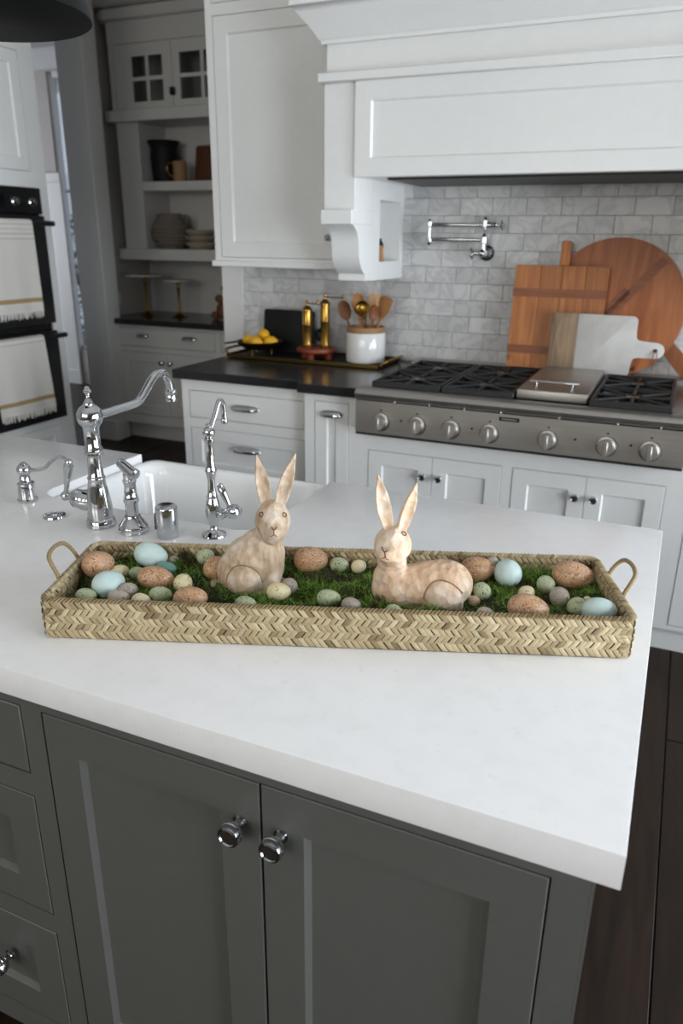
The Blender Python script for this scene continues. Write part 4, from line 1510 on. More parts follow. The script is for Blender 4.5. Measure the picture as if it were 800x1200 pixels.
for (a, b, sg) in ((HX0, HI0, 1), (HI1, HX1, -1)):
    MB().box(a, b, HF, 3.2, 1.598, 2.052, .002).build('pilaster', 'white', t)
    # corbel: curved bracket under the pilaster
    prof = [(3.2, 1.542), (2.985, 1.542), (2.992, 1.538), (3.016, 1.524), (3.034, 1.506), (3.044, 1.484), (3.047, 1.458), (3.052, 1.42), (3.064, 1.392), (3.084, 1.368), (3.104, 1.352), (3.122, 1.345), (3.122, 1.318), (3.2, 1.318)]
    cb = MB().prism(prof, a+.014, b-(.0 if sg > 0 else .014), 'yz')
    cb.box(a, b, 2.970, 3.2, 1.5425, 1.598, .002)
    cob = cb.build('corbel', 'white', t, sharp=30)
    px_ = b-.0005 if sg > 0 else a+.0005
    # side box with an open niche that looks towards the range
    x0, x1 = a, b
    n0, n1, nz0, nz1 = 3.285, 3.545, 1.392, 1.648
    bx = MB()
    bx.box(x0, x1, 3.2, n0, 1.315, 1.74).box(x0, x1, n1, YW, 1.315, 1.74).box(x0, x1, n0, n1, 1.315, nz0).box(x0, x1, n0, n1, nz1, 1.74)
    if sg > 0:
        bx.box(x0, x0+.02, n0, n1, nz0, nz1)
    else:
        bx.box(x1-.02, x1, n0, n1, nz0, nz1)
    bx.build('niche_box', 'white', t)
pm = thing('pepper_mill', 'small wooden pepper mill standing in the hood niche', 'pepper mill', (-1.298, 3.362, 1.392))
MB().lathe([(.017, 0), (.018, .004), (.015, .02), (.013, .045), (.016, .062), (.014, .068)], (-1.298, 3.362, 1.392), seg=16).build('body', 'spoon1', pm)
MB().lathe([(.014, .068), (.013, .075), (.008, .085), (.005, .09), (.006, .096), (.001, .099)], (-1.298, 3.362, 1.392), seg=16).build('top', 'blackmatte', pm)

# ------------------------------------------------------------------ pot filler
PX, PYY, PZ = -.862, YW-.009, 1.432
t = thing('pot_filler', 'folded double-jointed chrome pot filler on the marble backsplash', 'pot filler', (PX, PYY, PZ))
py = 3.515
MB().lathe([(.034, 0), (.036, .003), (.034, .010), (.024, .014), (.016, .03), (.016, PYY-py+.01)], (PX, PYY, PZ), (0, -1, 0), 28).build('wall_flange', 'chrome', t)
hv_ = MB()
hv_.ball((PX-.004, py-.012, PZ), .017, 16, 10).tube([(PX-.012, py-.012, PZ), (PX-.05, py-.018, PZ-.003)], .008, 10)
for an in (.4, 1.97, 3.54, 5.11):
    hv_.tube([(PX-.046, py-.018, PZ-.003), (PX-.048, py-.018+.024*cos(an), PZ-.003+.024*sin(an))], [.005, .004], 8)
hv_.build('cross_handle', 'chrome', t)
MB().tube([(PX, py, PZ), (PX, py, 1.472)], .012, 14).lathe([(.010, 0), (.0165, .004), (.0165, .03), (.010, .036), (.004, .046)], (PX, py, 1.470), seg=16).build('riser', 'chrome', t)
MB().tube([(PX, py, 1.489), (-1.115, py, 1.489)], .0085, 14).build('lower_arm', 'chrome', t)
MB().lathe([(.004, 0), (.011, .006), (.014, .012), (.014, .030), (.010, .034), (.009, .078), (.014, .082), (.014, .102), (.008, .108), (.002, .114)], (-1.118, py, 1.462), seg=16).build('elbow', 'chrome', t)
MB().tube([(-1.118, py, 1.551), (PX, py, 1.551)], .0085, 14).build('upper_arm', 'chrome', t)
MB().lathe([(.003, 0), (.006, .004), (.006, .014), (.0135, .018), (.0135, .046), (.009, .05), (.003, .06)], (PX, py, 1.525), seg=16).lathe([(.0085, 0), (.013, .004), (.013, .020), (.009, .024), (.009, .032), (.012, .036), (.010, .046), (.006, .05), (.006, .058)], (PX+.006, py, 1.551), (1, 0, 0), 16).build('valve', 'chrome', t)
ch = MB().ball((PX+.075, py, 1.551), .008, 12, 8)
for an in (.3, 1.87, 3.44, 5.01):
    ch.tube([(PX+.074, py, 1.551), (PX+.076, py+.021*cos(an), 1.551+.021*sin(an))], [.0045, .0035], 8)
ch.build('cross_handle', 'chrome', t)


# ------------------------------------------------------------------ boards leaning on the backsplash
def lean(parent_loc, ang, yaw=0):
    return Matrix.Translation(parent_loc) @ Matrix.Rotation(yaw, 4, 'Z') @ Matrix.Rotation(-ang, 4, 'X')


def leaning(name, label, loc, ang):
    o = thing(name, label, 'cutting board', loc)
    o.rotation_euler = (-ang, 0, 0)
    WM[o] = Matrix.Translation(loc) @ Matrix.Rotation(-ang, 4, 'X')
    return o


t = leaning('round_board', 'large round brown wooden board with a handle leaning on the tiles', (-.283, 3.512, .947), .105)
rb = MB()
circ = [(.293*cos(2*pi*k/64), .268+.293*sin(2*pi*k/64)) for k in range(64)]
circ = [(a, max(b, 0.0)) for a, b in circ]
rb.prism(circ, 0, .022, 'xz', .003)
rb.build('disc', 'boardr', t, local=True)
hp = [(.17, .155), (.21, .19), (.36, .05), (.40, .0), (.31, .0)]
MB().prism(hp, .001, .021, 'xz', .003).build('handle', 'boardr', t, local=True)
for (c0, an) in (((0.06, .33), 50), ((-.07, .2), 50)):
    dx, dy = cos(radians(an)), sin(radians(an))
    hl = .19
    q = [(c0[0]-dx*hl+dy*.018, c0[1]-dy*hl-dx*.018), (c0[0]+dx*hl+dy*.018, c0[1]+dy*hl-dx*.018), (c0[0]+dx*hl-dy*.018, c0[1]+dy*hl+dx*.018), (c0[0]-dx*hl-dy*.018, c0[1]-dy*hl+dx*.018)]
    MB().prism(q, -.0012, .002, 'xz').build('batten', 'boardstrip', t, local=True)
t = leaning('rectangular_board', 'square-edged pine board with two dark battens and short handle', (-.512, 3.472, .947), .11)
w = .1985
k = 0
xs = [-w, -w+.112, -w+.205, -w+.305, w]
for a, b in zip(xs, xs[1:]):
    MB().box(a+.0004, b-.0004, 0, .021, 0, .442, .0015).build('plank', 'board', t, local=True)
MB().box(-.012, .028, .001, .02, .442, .545, .004).build('handle', 'board', t, local=True)
for z0 in (.062, .308):
    MB().box(-w-.001, w+.001, -.0015, .003, z0, z0+.036).build('batten', 'boardstrip', t, local=True)
t = leaning('marble_paddle_board', 'white marble paddle board with a wood end and leather cord', (-.35, 3.462, .944), .0)
t.rotation_euler = (-.06, 0, 0)
WM[t] = Matrix.Translation((-.35, 3.462, .944)) @ Matrix.Rotation(-.06, 4, 'X')
t.location = (-.35, 3.444, .9455); WM[t] = Matrix.Translation((-.35, 3.444, .9455)) @ Matrix.Rotation(-.06, 4, 'X')
MB().prism([(-.172, 0), (-.06, 0), (-.06, .25), (-.172, .25)], 0, .018, 'xz', .002).build('wood_end', 'boardend', t, local=True)
mp_ = [(-.0598, 0), (.170, 0), (.175, .05), (.178, .072), (.186, .078), (.2, .079), (.262, .079)]+arc(.268, .111, .033, -80, 80, 8)+[(.262, .146), (.205, .147), (.190, .150), (.184, .158), (.182, .18), (.182, .222)]+arc(.160, .226, .022, 10, 90, 4)+[(-.0598, .25)]
MB().prism(mp_, 0, .018, 'xz', .002).build('slab', 'marble', t, local=True)
MB().lathe([(.0085, 0), (.0085, .0015), (.001, .002)], (.266, .0, .112), (0, -1, 0), 14).build('hole', 'blackmatte', t, local=True)  # flat black disc stands for the dark of the cord hole
MB().tube(smoothpath([(.266, -.003, .115), (.262, -.008, .1), (.259, -.007, .08), (.258, -.004, .05), (.264, -.004, .028)], 5), .0018, 6).tube(smoothpath([(.266, -.003, .115), (.273, -.008, .1), (.274, -.007, .085), (.266, -.006, .062), (.260, -.004, .048)], 5), .0018, 6).build('leather_cord', 'leather', t, local=True)

# ------------------------------------------------------------------ brass tray and what stands on it
TX0, TX1, TY0, TY1, TZ = -2.09, -1.26, 3.275, 3.575, CT+.0005
t = thing('brass_tray', 'long shallow aged brass tray with end handles on black worktop', 'tray', ((TX0+TX1)/2, (TY0+TY1)/2, TZ))
def rl(x0, x1, y0, y1, r, z):
    return [(a, b, z) for a, b in rrect(x0, x1, y0, y1, r, 4)]


MB().loft([rl(TX0+.01, TX1-.01, TY0+.01, TY1-.01, .01, TZ+.001), rl(TX0, TX1, TY0, TY1, .012, TZ+.004), rl(TX0, TX1, TY0, TY1, .012, TZ+.020), rl(TX0+.004, TX1-.004, TY0+.004, TY1-.004, .01, TZ+.020), rl(TX0+.006, TX1-.006, TY0+.006, TY1-.006, .01, TZ+.007)]).build('dish', 'darkbrass', t)
MB().box(TX0+.008, TX1-.008, TY0+.008, TY1-.008, TZ+.0065, TZ+.0075).build('tray_floor', 'blackmatte', t)
for s, xx in ((-1, TX0), (1, TX1)):
    h = [(xx, TY0+.03, TZ+.012), (xx+s*.012, TY0+.035, TZ+.026), (xx+s*.03, TY0+.06, TZ+.034), (xx+s*.036, TY0+.12, TZ+.036), (xx+s*.036, TY0+.18, TZ+.036), (xx+s*.03, TY0+.24, TZ+.034), (xx+s*.012, TY0+.265, TZ+.026), (xx, TY0+.27, TZ+.012)]
    MB().tube(smoothpath(h, 4), .0072, 10).build('handle', 'brass', t)
TF = TZ+.008
# black paddle board with a ring handle
t = leaning('black_board', 'black rectangular board with a ring handle behind the brass mills', (-1.87, 3.528, TF+.002), .12)
MB().prism(rrect(-.145, .145, 0, .215, .012, 4), 0, .014, 'xz', .002).build('panel', 'blackmatte', t, local=True)
hr = MB()
hr.prism([(.14, .075), (.17, .08), (.17, .115), (.14, .12)], 0, .014, 'xz')
hr.tube([(.192+.028*cos(2*pi*k/20), .007, .098+.028*sin(2*pi*k/20)) for k in range(20)], .009, 8, closed=True)
hr.build('ring_handle', 'blackmatte', t, local=True)
# footed brass bowl with lemons
bc = (-1.955, 3.392)
t = thing('footed_bowl', 'dark brass footed bowl holding four lemons on the tray', 'bowl', (bc[0], bc[1], TF))
MB().lathe([(.045, .030), (.08, .036), (.108, .052), (.118, .068), (.120, .070), (.117, .071), (.105, .056), (.078, .042), (.001, .037)], (*bc, TF), seg=36).build('dish', 'darkbrass', t)
for k in range(3):
    an = .3+k*2*pi/3
    MB().lathe([(.006, 0), (.008, .004), (.005, .012), (.008, .034)], (bc[0]+.06*cos(an), bc[1]+.06*sin(an), TF), seg=10).build('foot', 'darkbrass', t)
MB().tube([(bc[0]-.11, bc[1]-.01, TF+.064), (bc[0]-.14, bc[1]-.02, TF+.058), (bc[0]-.19, bc[1]-.03, TF+.05)], [.012, .010, .009], 10, flat=.5).build('handle', 'blackmatte', t)


def lemon(x, y, z, rz, ry, label):
    pr = [(.001, -.041), (.006, -.039), (.009, -.034), (.02, -.026), (.0265, -.012), (.0275, .002), (.025, .016), (.017, .028), (.008, .034), (.005, .038), (.001, .0395)]
    o = MB().lathe(pr, (0, 0, 0), (1, 0, 0), 20).build('lemon', 'lemon', None, loc=None)
    o.location = (x, y, z)
    o.rotation_euler = (0, ry, rz)
    tag(o, label, 'lemon', 'lemons in the brass bowl')


lemon(bc[0]-.052, bc[1]-.01, TF+.071, .3, .1, 'leftmost lemon in the footed brass bowl')
lemon(bc[0]+.005, bc[1]-.045, TF+.068, -.1, 0, 'front lemon in the footed brass bowl')
lemon(bc[0]+.062, bc[1]+.0, TF+.070, .5, -.1, 'rightmost lemon in the footed brass bowl')
lemon(bc[0]+.01, bc[1]+.025, TF+.1, -.4, .1, 'topmost lemon on the pile in the footed brass bowl')
# red wooden stand with two brass mills
sx_, sy2 = -1.638, 3.40
t = thing('wooden_stand', 'red-brown round wooden footed stand under two brass mills', 'stand', (sx_, sy2, TF))
MB().lathe([(.09, .034), (.096, .038), (.098, .046), (.096, .055), (.088, .058), (.001, .0585)], (sx_, sy2, TF), seg=36).build('top', 'redwood', t)
for k in range(4):
    an = -pi/2+k*pi/2
    MB().lathe([(.017, 0), (.019, .004), (.016, .02), (.02, .036)], (sx_+.066*cos(an), sy2+.066*sin(an), TF), seg=12).build('leg', 'redwood', t)
for (mx_, my, hh, ch_, lab) in ((sx_-.045, sy2-.01, .19, -.055, 'shorter cylindrical brass mill with crank, left on the red stand'), (sx_+.043, sy2+.008, .222, .10, 'taller cylindrical brass mill with crank, right on the red stand')):
    zb = TF+.059
    t = thing('brass_mill', lab, 'pepper mill', (mx_, my, zb))
    MB().lathe([(.026, 0), (.027, .003), (.027, .010), (.024, .013), (.0235, .018), (.0235, hh*.55), (.0245, hh*.56), (.0245, hh*.57), (.0235, hh*.58), (.0235, hh-.022), (.026, hh-.019), (.026, hh-.012), (.022, hh-.006), (.014, hh+.003), (.006, hh+.008)], (mx_, my, zb), seg=24).build('body', 'polbrass', t)
    MB().lathe([(.004, 0), (.004, .012), (.0085, .016), (.0085, .023), (.004, .028), (.001, .029)], (mx_, my, zb+hh+.006), seg=12).build('cap', 'polbrass', t)
    MB().tube([(mx_, my, zb+hh+.018), (mx_+(.105 if ch_ > 0 else .07), my-.02, zb+hh+.018)], .003, 8).lathe([(.004, 0), (.006, .004), (.007, .014), (.003, .02)], (mx_+(.105 if ch_ > 0 else .07), my-.02, zb+hh+.014), seg=10).build('crank', 'polbrass', t)
# crock with wooden utensils
kx, ky = -1.387, 3.43
t = thing('utensil_crock', 'white ceramic crock with a bare tan rim, full of wooden utensils', 'crock', (kx, ky, TF))
MB().lathe([(.084, 0), (.092, .004), (.095, .012), (.095, .136), (.091, .142)], (kx, ky, TF), seg=40).build('body', 'ceramic', t)
MB().lathe([(.090, .1415), (.093, .144), (.093, .166), (.091, .169), (.084, .169), (.082, .165), (.080, .02), (.001, .016)], (kx, ky, TF), seg=40).build('rim', 'stoneware', t)


def utensil(kind, ox, oy, tx, ty, z, mat, label, sc=1., rot=0.):
    """handle goes from inside the crock up to the head; (tx,ty) lean"""
    o = thing('wooden_spoon' if kind == 'spoon' else 'wooden_turner' if kind == 'turner' else 'brass_ladle' if kind == 'ladle' else 'wooden_fork', label, 'utensil', (kx+ox, ky+oy, TF+.02))
    ang_ = Vector((tx, ty, z))
    ln = ang_.length
    d = ang_.normalized()
    q = Vector((0, 0, 1)).rotation_difference(d)
    mw = Matrix.Translation((kx+ox, ky+oy, TF+.02)) @ q.to_matrix().to_4x4() @ Matrix.Rotation(rot, 4, 'Z')
    o.matrix_world = mw
    o.location = mw.to_translation()
    o.rotation_euler = mw.to_euler()
    WM[o] = mw
    MB().tube([(0, 0, 0), (0, 0, ln*.5), (0, 0, ln-.05*sc)], [.006, .0055, .0075], 10, flat=.8).build('handle', mat, o, local=True)
    if kind == 'ladle':
        b = MB().lathe([(.001, 0), (.02, .002), (.032, .012), (.036, .026), (.034, .027), (.030, .014), (.018, .006), (.001, .005)], (0, -.024, ln-.02), (.1, -.9, .4), 24)
        b.build('bowl', 'polbrass', o, local=True)
    elif kind == 'spoon':
        b = MB()
        lo = []
        for i in range(13):
            u = i/12
            w_ = .031*sc*sqrt(max(0.0004, 1-(2*u-1)**2))*(1+.12*(u-.5))
            zz = ln-.065*sc+u*.098*sc
            cup = .010*(1-(2*u-1)**2)
            lo.append([(w_*q_, (-.004+cup*(1-q_*q_)) if k_ == 0 else (.004+cup*(1-q_*q_)), zz) for k_, qs in ((0, (-1, -.66, -.33, 0, .33, .66, 1)), (1, (1, .66, .33, 0, -.33, -.66, -1))) for q_ in qs])
        b.loft(lo)
        b.build('bowl', mat, o, local=True)
    else:
        b = MB()
        pl = [(-.009, ln-.06*sc), (.009, ln-.06*sc), (.028*sc, ln-.02*sc), (.034*sc, ln+.03*sc), (.026*sc, ln+.04*sc), (-.026*sc, ln+.036*sc), (-.034*sc, ln+.024*sc), (-.026*sc, ln-.02*sc)]
        b.prism(pl, -.003, .003, 'xz', .0015)
        b.build('blade', mat, o, local=True)
    return o


utensil('spoon', -.025, -.02, -.085, .0, .235, 'spoon3', 'dark wooden spoon leaning left out of the crock', 1.0, .2)
utensil('spoon', -.01, .01, -.04, .0, .268, 'spoon1', 'tall tan wooden spoon in the left of the crock', 1.05, .3)
utensil('spoon', .0, -.02, -.012, -.01, .235, 'spoon1', 'tan wooden spoon in the middle of the crock, behind the ladle', .9, 0.)
utensil('ladle', .01, -.02, .005, -.03, .255, 'polbrass', 'brass ladle in the middle of the crock', 1., 0.)
utensil('turner', -.015, .03, .030, .03, .262, 'spoon2', 'pale wooden turner at the back of the crock', .9, .2)
utensil('spoon', .02, -.025, .038, -.02, .228, 'spoon3', 'dark narrow wooden spoon right of the ladle', .8, .9)
utensil('turner', .018, -.005, .076, .0, .248, 'spoon1', 'wide tan wooden turner leaning right out of the crock', 1.1, -.2)
utensil('spoon', .012, .035, .045, .045, .262, 'spoon2', 'pale wooden spoon behind the right turner', .85, .0)


# ------------------------------------------------------------------ pantry nook
PF = 4.58
t = thing('pantry_base_cabinet', 'grey-white pantry base cabinet with drawers and doors under the black top', 'cabinet', (-3.97, PF, 0))
ops = [(-3.845, -3.005, .716, .85), (-2.955, -2.32, .716, .85), (-3.845, -3.43, .2, .678), (-3.42, -3.005, .2, .678), (-2.955, -2.32, .2, .678)]
face_frame(MB(), -3.99, -2.29, .13, .874, PF, ops).build('face_frame', 'pantry', t)
MB().box(-3.99, -2.29, PF+.022, 5.2, .13, .874).build('carcass', 'pantry', t)
MB().box(-3.99, -2.29, PF+.08, 5.2, 0, .13).build('toe_kick', 'pantry', t)
for i, (a, b, c, d) in enumerate(ops):
    if i < 2:
        dr = slab(MB(), a+.0025, b-.0025, c+.0025, d-.0025, PF-.001).build('drawer', 'pantry', t)
        if i == 0:
            cup_pull(dr, -3.633, PF-.001, .797, .115)
            cup_pull(dr, -3.218, PF-.001, .797, .135)
        else:
            cup_pull(dr, -2.64, PF-.001, .797, .13)
    else:
        dd = shaker(MB(), a+.0025, b-.0025, c+.0025, d-.0025, PF-.001, .02, .07, .008, .005).build('door', 'pantry', t)
        round_knob(dd, {2: -3.462, 3: -3.389, 4: -2.92}[i], PF-.001, .61, 1.25)
o = MB().box(-3.995, -2.288, 4.55, 5.2, .874, CT, .003).build('pantry_worktop', 'blackstone', loc=(-3.995, 4.55, .874))
tag(o, 'black stone worktop in the pantry nook', 'worktop')

UF = 4.85
t = thing('pantry_shelf_unit', 'tall open pantry shelf unit with glazed cupboard doors on top', 'shelf unit', (-3.98, UF, 1.32))
MB().box(-3.985, -2.29, 5.17, 5.2, 1.32, ZC-.005).build('back_panel', 'pantry', t)
MB().box(-3.93, -3.74, UF, 5.17, 1.401, 2.25).build('side_stile', 'pantry', t)
MB().box(-2.45, -2.29, UF, 5.17, 1.401, 2.25).build('side_stile', 'pantry', t)
for (z0, z1, xa, ya) in ((1.321, 1.401, -3.985, UF-.03), (1.798, 1.861, -3.74, UF+.005)):
    MB().box(xa, -2.29 if xa < -3.9 else -2.45, ya, 5.17, z0, z1, .003).build('shelf', 'pantry', t)
MB().box(-3.985, -2.29, UF-.05, 5.17, 2.25, 2.325, .003).build('cornice', 'pantry', t)
MB().box(-3.95, -3.91, UF, 5.17, 2.325, 2.78).box(-2.33, -2.29, UF, 5.17, 2.325, 2.78).box(-3.91, -2.33, UF+.05, 5.17, 2.325, 2.34).build('cupboard_sides', 'pantry', t)
MB().box(-3.95, -2.29, UF-.005, 5.17, 2.735, ZC-.01).build('frieze', 'pantry', t)
MB().box(-3.99, -2.29, UF-.05, 5.17, 2.87, ZC-.005, .01).build('crown', 'pantry', t)
for (a, b) in ((-3.905, -3.425), (-3.421, -2.94), (-2.935, -2.46)):
    dd = MB()
    face_frame(dd, a, b, 2.327, 2.733, UF-.001, [(a+.145 if a < -3.9 else a+.06, b-.075 if a < -3.9 else b-.06, 2.375, 2.655)], .022)
    dr = dd.build('glass_door', 'pantry', t)
    g0, g1 = (a+.145 if a < -3.9 else a+.06), (b-.075 if a < -3.9 else b-.06)
    gm = (g0+g1)/2
    MB().box(gm-.012, gm+.012, UF+.001, UF+.018, 2.375, 2.655).build('muntin', 'pantry', dr)
    MB().box(g0, gm-.012, UF+.002, UF+.017, 2.505, 2.529).box(gm+.012, g1, UF+.002, UF+.017, 2.505, 2.529).build('muntin', 'pantry', dr)
    for (u, v) in ((g0, gm-.012), (gm+.012, g1)):
        for (c, d) in ((2.375, 2.505), (2.529, 2.655)):
            MB().box(u, v, UF+.008, UF+.011, c, d).build('pane', 'cabglass', dr)
    if a < -3.5:
        MB().box(-3.436, -3.400, UF-.03, UF-.002, 2.40, 2.45, .006).build('latch', 'dkliner', dr)

YI = 5.0
t = thing('black_pitcher', 'tall matte black pitcher with a loop handle on the upper pantry shelf', 'pitcher', (-3.64, YI, 1.861))
MB().lathe([(.088, 0), (.092, .004), (.096, .05), (.100, .13), (.098, .2), (.096, .23), (.108, .255), (.116, .268), (.118, .278), (.112, .278), (.09, .235), (.09, .02), (.001, .015)], (-3.64, YI, 1.861), seg=28).build('body', 'blackmatte', t)
MB().tube(smoothpath([(-3.725, YI-.02, 1.861+.262), (-3.775, YI-.03, 1.861+.268), (-3.805, YI-.035, 1.861+.235), (-3.795, YI-.035, 1.861+.195), (-3.755, YI-.03, 1.861+.178), (-3.725, YI-.02, 1.861+.175)], 5), .012, 10).build('handle', 'blackmatte', t)
t = thing('brass_mug', 'small brown mug with a thin handle beside the black pitcher', 'mug', (-3.46, 4.93, 1.861))
MB().lathe([(.046, 0), (.05, .004), (.05, .13), (.048, .135), (.045, .13), (.045, .01), (.001, .008)], (-3.46, 4.93, 1.861), seg=24).build('body', 'stoneware', t)
MB().tube(smoothpath([(-3.505, 4.93, 1.98), (-3.55, 4.92, 1.985), (-3.565, 4.92, 1.95), (-3.545, 4.92, 1.91), (-3.507, 4.93, 1.885)], 5), .006, 8).build('handle', 'brass', t)
t = leaning('pantry_board', 'dark brown wooden board leaning at the back of the upper pantry shelf', (-3.31, 5.09, 1.865), .16)
MB().prism(rrect(-.14, .14, 0, .255, .02, 4), 0, .022, 'xz', .003).build('panel', 'brownboard', t, local=True)
MB().tube([(-.05, -.008, .24), (.05, -.008, .24)], .006, 8).build('grip', 'brownboard', t, local=True)
t = thing('ribbed_vase', 'squat ribbed tan clay vase on the lower pantry shelf', 'vase', (-3.62, YI, 1.401))
prv = []
for i in range(41):
    u = i/40
    rr = .085+.065*sin(pi*min(1, u*1.02)**.85)
    if u > .86:
        rr = .085+(.150-.085)*max(0, 1-(u-.86)/.10)*.3
    rr += .006*sin(u*2*pi*9) if u < .86 else 0
    prv.append((rr, u*.25))
prv += [(.07, .25), (.06, .22), (.001, .2)]
MB().lathe([(.001, 0)]+prv, (-3.62, YI, 1.401), seg=30).build('body', 'vase', t)
for s in (-1, 1):
    MB().tube(smoothpath([(-3.62+s*.10, YI, 1.401+.225), (-3.62+s*.128, YI, 1.401+.235), (-3.62+s*.142, YI, 1.401+.205), (-3.62+s*.14, YI, 1.401+.18)], 4), .009, 8).build('handle', 'vase', t)
for i in range(3):
    z0 = 1.401+i*.043
    o = MB().lathe([(.07, 0), (.075, .003), (.112-.004*i, .036), (.116-.004*i, .048), (.112-.004*i, .05), (.104-.004*i, .04), (.06, .014), (.001, .012)], (0, 0, 0), seg=28).build('stoneware_bowl', 'bowl')
    o.location = (-3.355, YI-.01, z0)
    tag(o, ('bottom bowl of the stack on the lower pantry shelf', 'middle bowl of the stack on the lower pantry shelf', 'top bowl of the stack on the lower pantry shelf')[i], 'bowl', 'stacked bowls in the pantry')
for (cx, cy, hh, rr, lab) in ((-3.78, 4.85, .285, .152, 'taller gold-stemmed cake stand with marble plate, left in the pantry'), (-3.49, 4.86, .255, .112, 'shorter gold-stemmed cake stand with marble plate, right in the pantry')):
    t = thing('cake_stand', lab, 'cake stand', (cx, cy, CT))
    MB().lathe([(.055, 0), (.058, .003), (.05, .008), (.03, .016), (.02, .026), (.012, .036), (.010, .05), (.0095, hh*.5), (.010, hh-.06), (.016, hh-.05), (.012, hh-.042), (.011, hh-.015), (.03, hh-.004), (.03, hh)], (cx, cy, CT), seg=24).build('stem', 'brass', t)
    MB().lathe([(rr-.008, 0), (rr, .004), (rr, .014), (rr-.004, .017), (.001, .017)], (cx, cy, CT+hh), seg=40).build('plate', 'marbletop', t)
# carved brown animal figure, half hidden behind the wall end
t = thing('carved_figure', 'dark brown carved wooden animal figure at the right of the pantry worktop', 'figurine', (-3.06, 4.83, CT))
fg = MB()
for c, r in (((0, 0, .07), (.075, .055, .07)), ((.035, 0, .15), (.05, .045, .075)), ((.04, 0, .235), (.045, .04, .042)), ((-.005, 0, .225), (.03, .025, .02)), ((-.085, 0, .03), (.045, .03, .03)), ((.02, 0, .275), (.014, .012, .03)), ((.055, 0, .275), (.014, .012, .03)), ((-.055, 0, .15), (.035, .02, .03))):
    fg.ball(c, r, 18, 12)
fuse(fg, 'figure_body', 'figure', t, .005, 4)
o = MB().box(-3.9999, -3.992, 4.70, 4.82, .985, 1.08, .002).build('outlet_plate', 'plate')
tag(o, 'pale electrical outlet plate on the pantry side wall', 'outlet')

# ------------------------------------------------------------------ oven wall: faces +x, built in a turned frame
OX, OY = -3.45, 3.14
ROT = radians(90)
t = thing('oven_cabinet', 'tall white oven cabinet with upper shaker doors on the left wall', 'cabinet', (OX, OY, 0), ROT)
W0, W1 = -.455, .46          # local x is world y
face_frame(MB(), W0, W1, .09, 2.93, 0, [(-.385, .385, .425, 1.74), (-.37, .352, 1.822, 2.412), (-.37, .352, 2.455, 2.9), (-.37, .352, .11, .385)]).build('face_frame', 'white', t, local=True)
MB().box(W0, W1, .64, .66, 0, 2.93).box(W0, W0+.02, .02, .64, 0, 2.93).box(W1-.02, W1, .02, .64, 0, 2.93).box(W0+.02, W1-.02, .02, .64, 1.76, 1.79).box(W0+.02, W1-.02, .02, .64, .38, .40).box(W0+.02, W1-.02, .02, .64, 2.91, 2.93).build('carcass', 'white', t, local=True)
MB().box(W0, W1, .015, .64, 0, .09).build('plinth', 'white', t, local=True)
for (a, b) in ((-.3675, -.0105), (-.0085, .3495)):
    for (c, d) in ((1.8245, 2.4095), (2.4575, 2.8975)):
        dd = shaker(MB(), a, b, c, d, -.001, .02, .062, .008, .006).build('door', 'white', t, local=True)
        round_knob(dd, -.042 if a < -.1 else .023, -.001, c+.06, 1., local=True)
dd = shaker(MB(), -.3675, .3495, .1125, .3825, -.001, .02, .062, .008, .006).build('drawer', 'white', t, local=True)

t = thing('double_oven', 'dark slate double wall oven with two bar handles', 'oven', (OX, OY, .43), ROT)
def L(mb):
    return mb.xf(Matrix.Translation((0, 0, -.43)))


L(MB().box(-.375, .375, .005, .58, .432, 1.735)).build('body', 'blackenamel', t, local=True)
L(MB().box(-.382, .382, -.022, .006, 1.60, 1.738, .006, 2)).build('control_panel', 'blackenamel', t, local=True)
for kx_ in (-.31, -.187, .187, .31):
    L(MB().box(kx_-.030, kx_+.030, -.0235, -.0215, 1.635, 1.69, .001)).build('knob_plate', 'oven', t, local=True)
    L(MB().lathe([(.022, 0), (.023, .003), (.018, .006), (.017, .022), (.014, .025), (.001, .0255)], (kx_, -.0225, 1.662), (0, -1, 0), 20)).build('control_knob', 'chrome', t, local=True)
L(MB().box(-.11, .11, -.0232, -.0215, 1.63, 1.70)).build('display', 'blackglass', t, local=True)
for (z0, z1, wz0, wz1, hz) in ((1.0, 1.592, 1.118, 1.48, 1.551), (.432, .955, .52, .876, .932)):
    dd = L(MB().box(-.382, .382, -.030, .004, z0, z1, .005, 2)).build('oven_door', 'oven', t, local=True)
    L(MB().box(-.285, .285, -.0315, -.029, wz0, wz1, .001)).build('window', 'blackglass', dd, local=True)
    hb_ = MB().tube([(-.385, -.088, hz), (.385, -.088, hz)], .0145, 14)
    for s in (-1, 1):
        hb_.tube([(s*.345, -.028, hz-.006), (s*.345, -.088, hz)], .011, 10)
    L(hb_).build('handle', 'oven', dd, local=True)


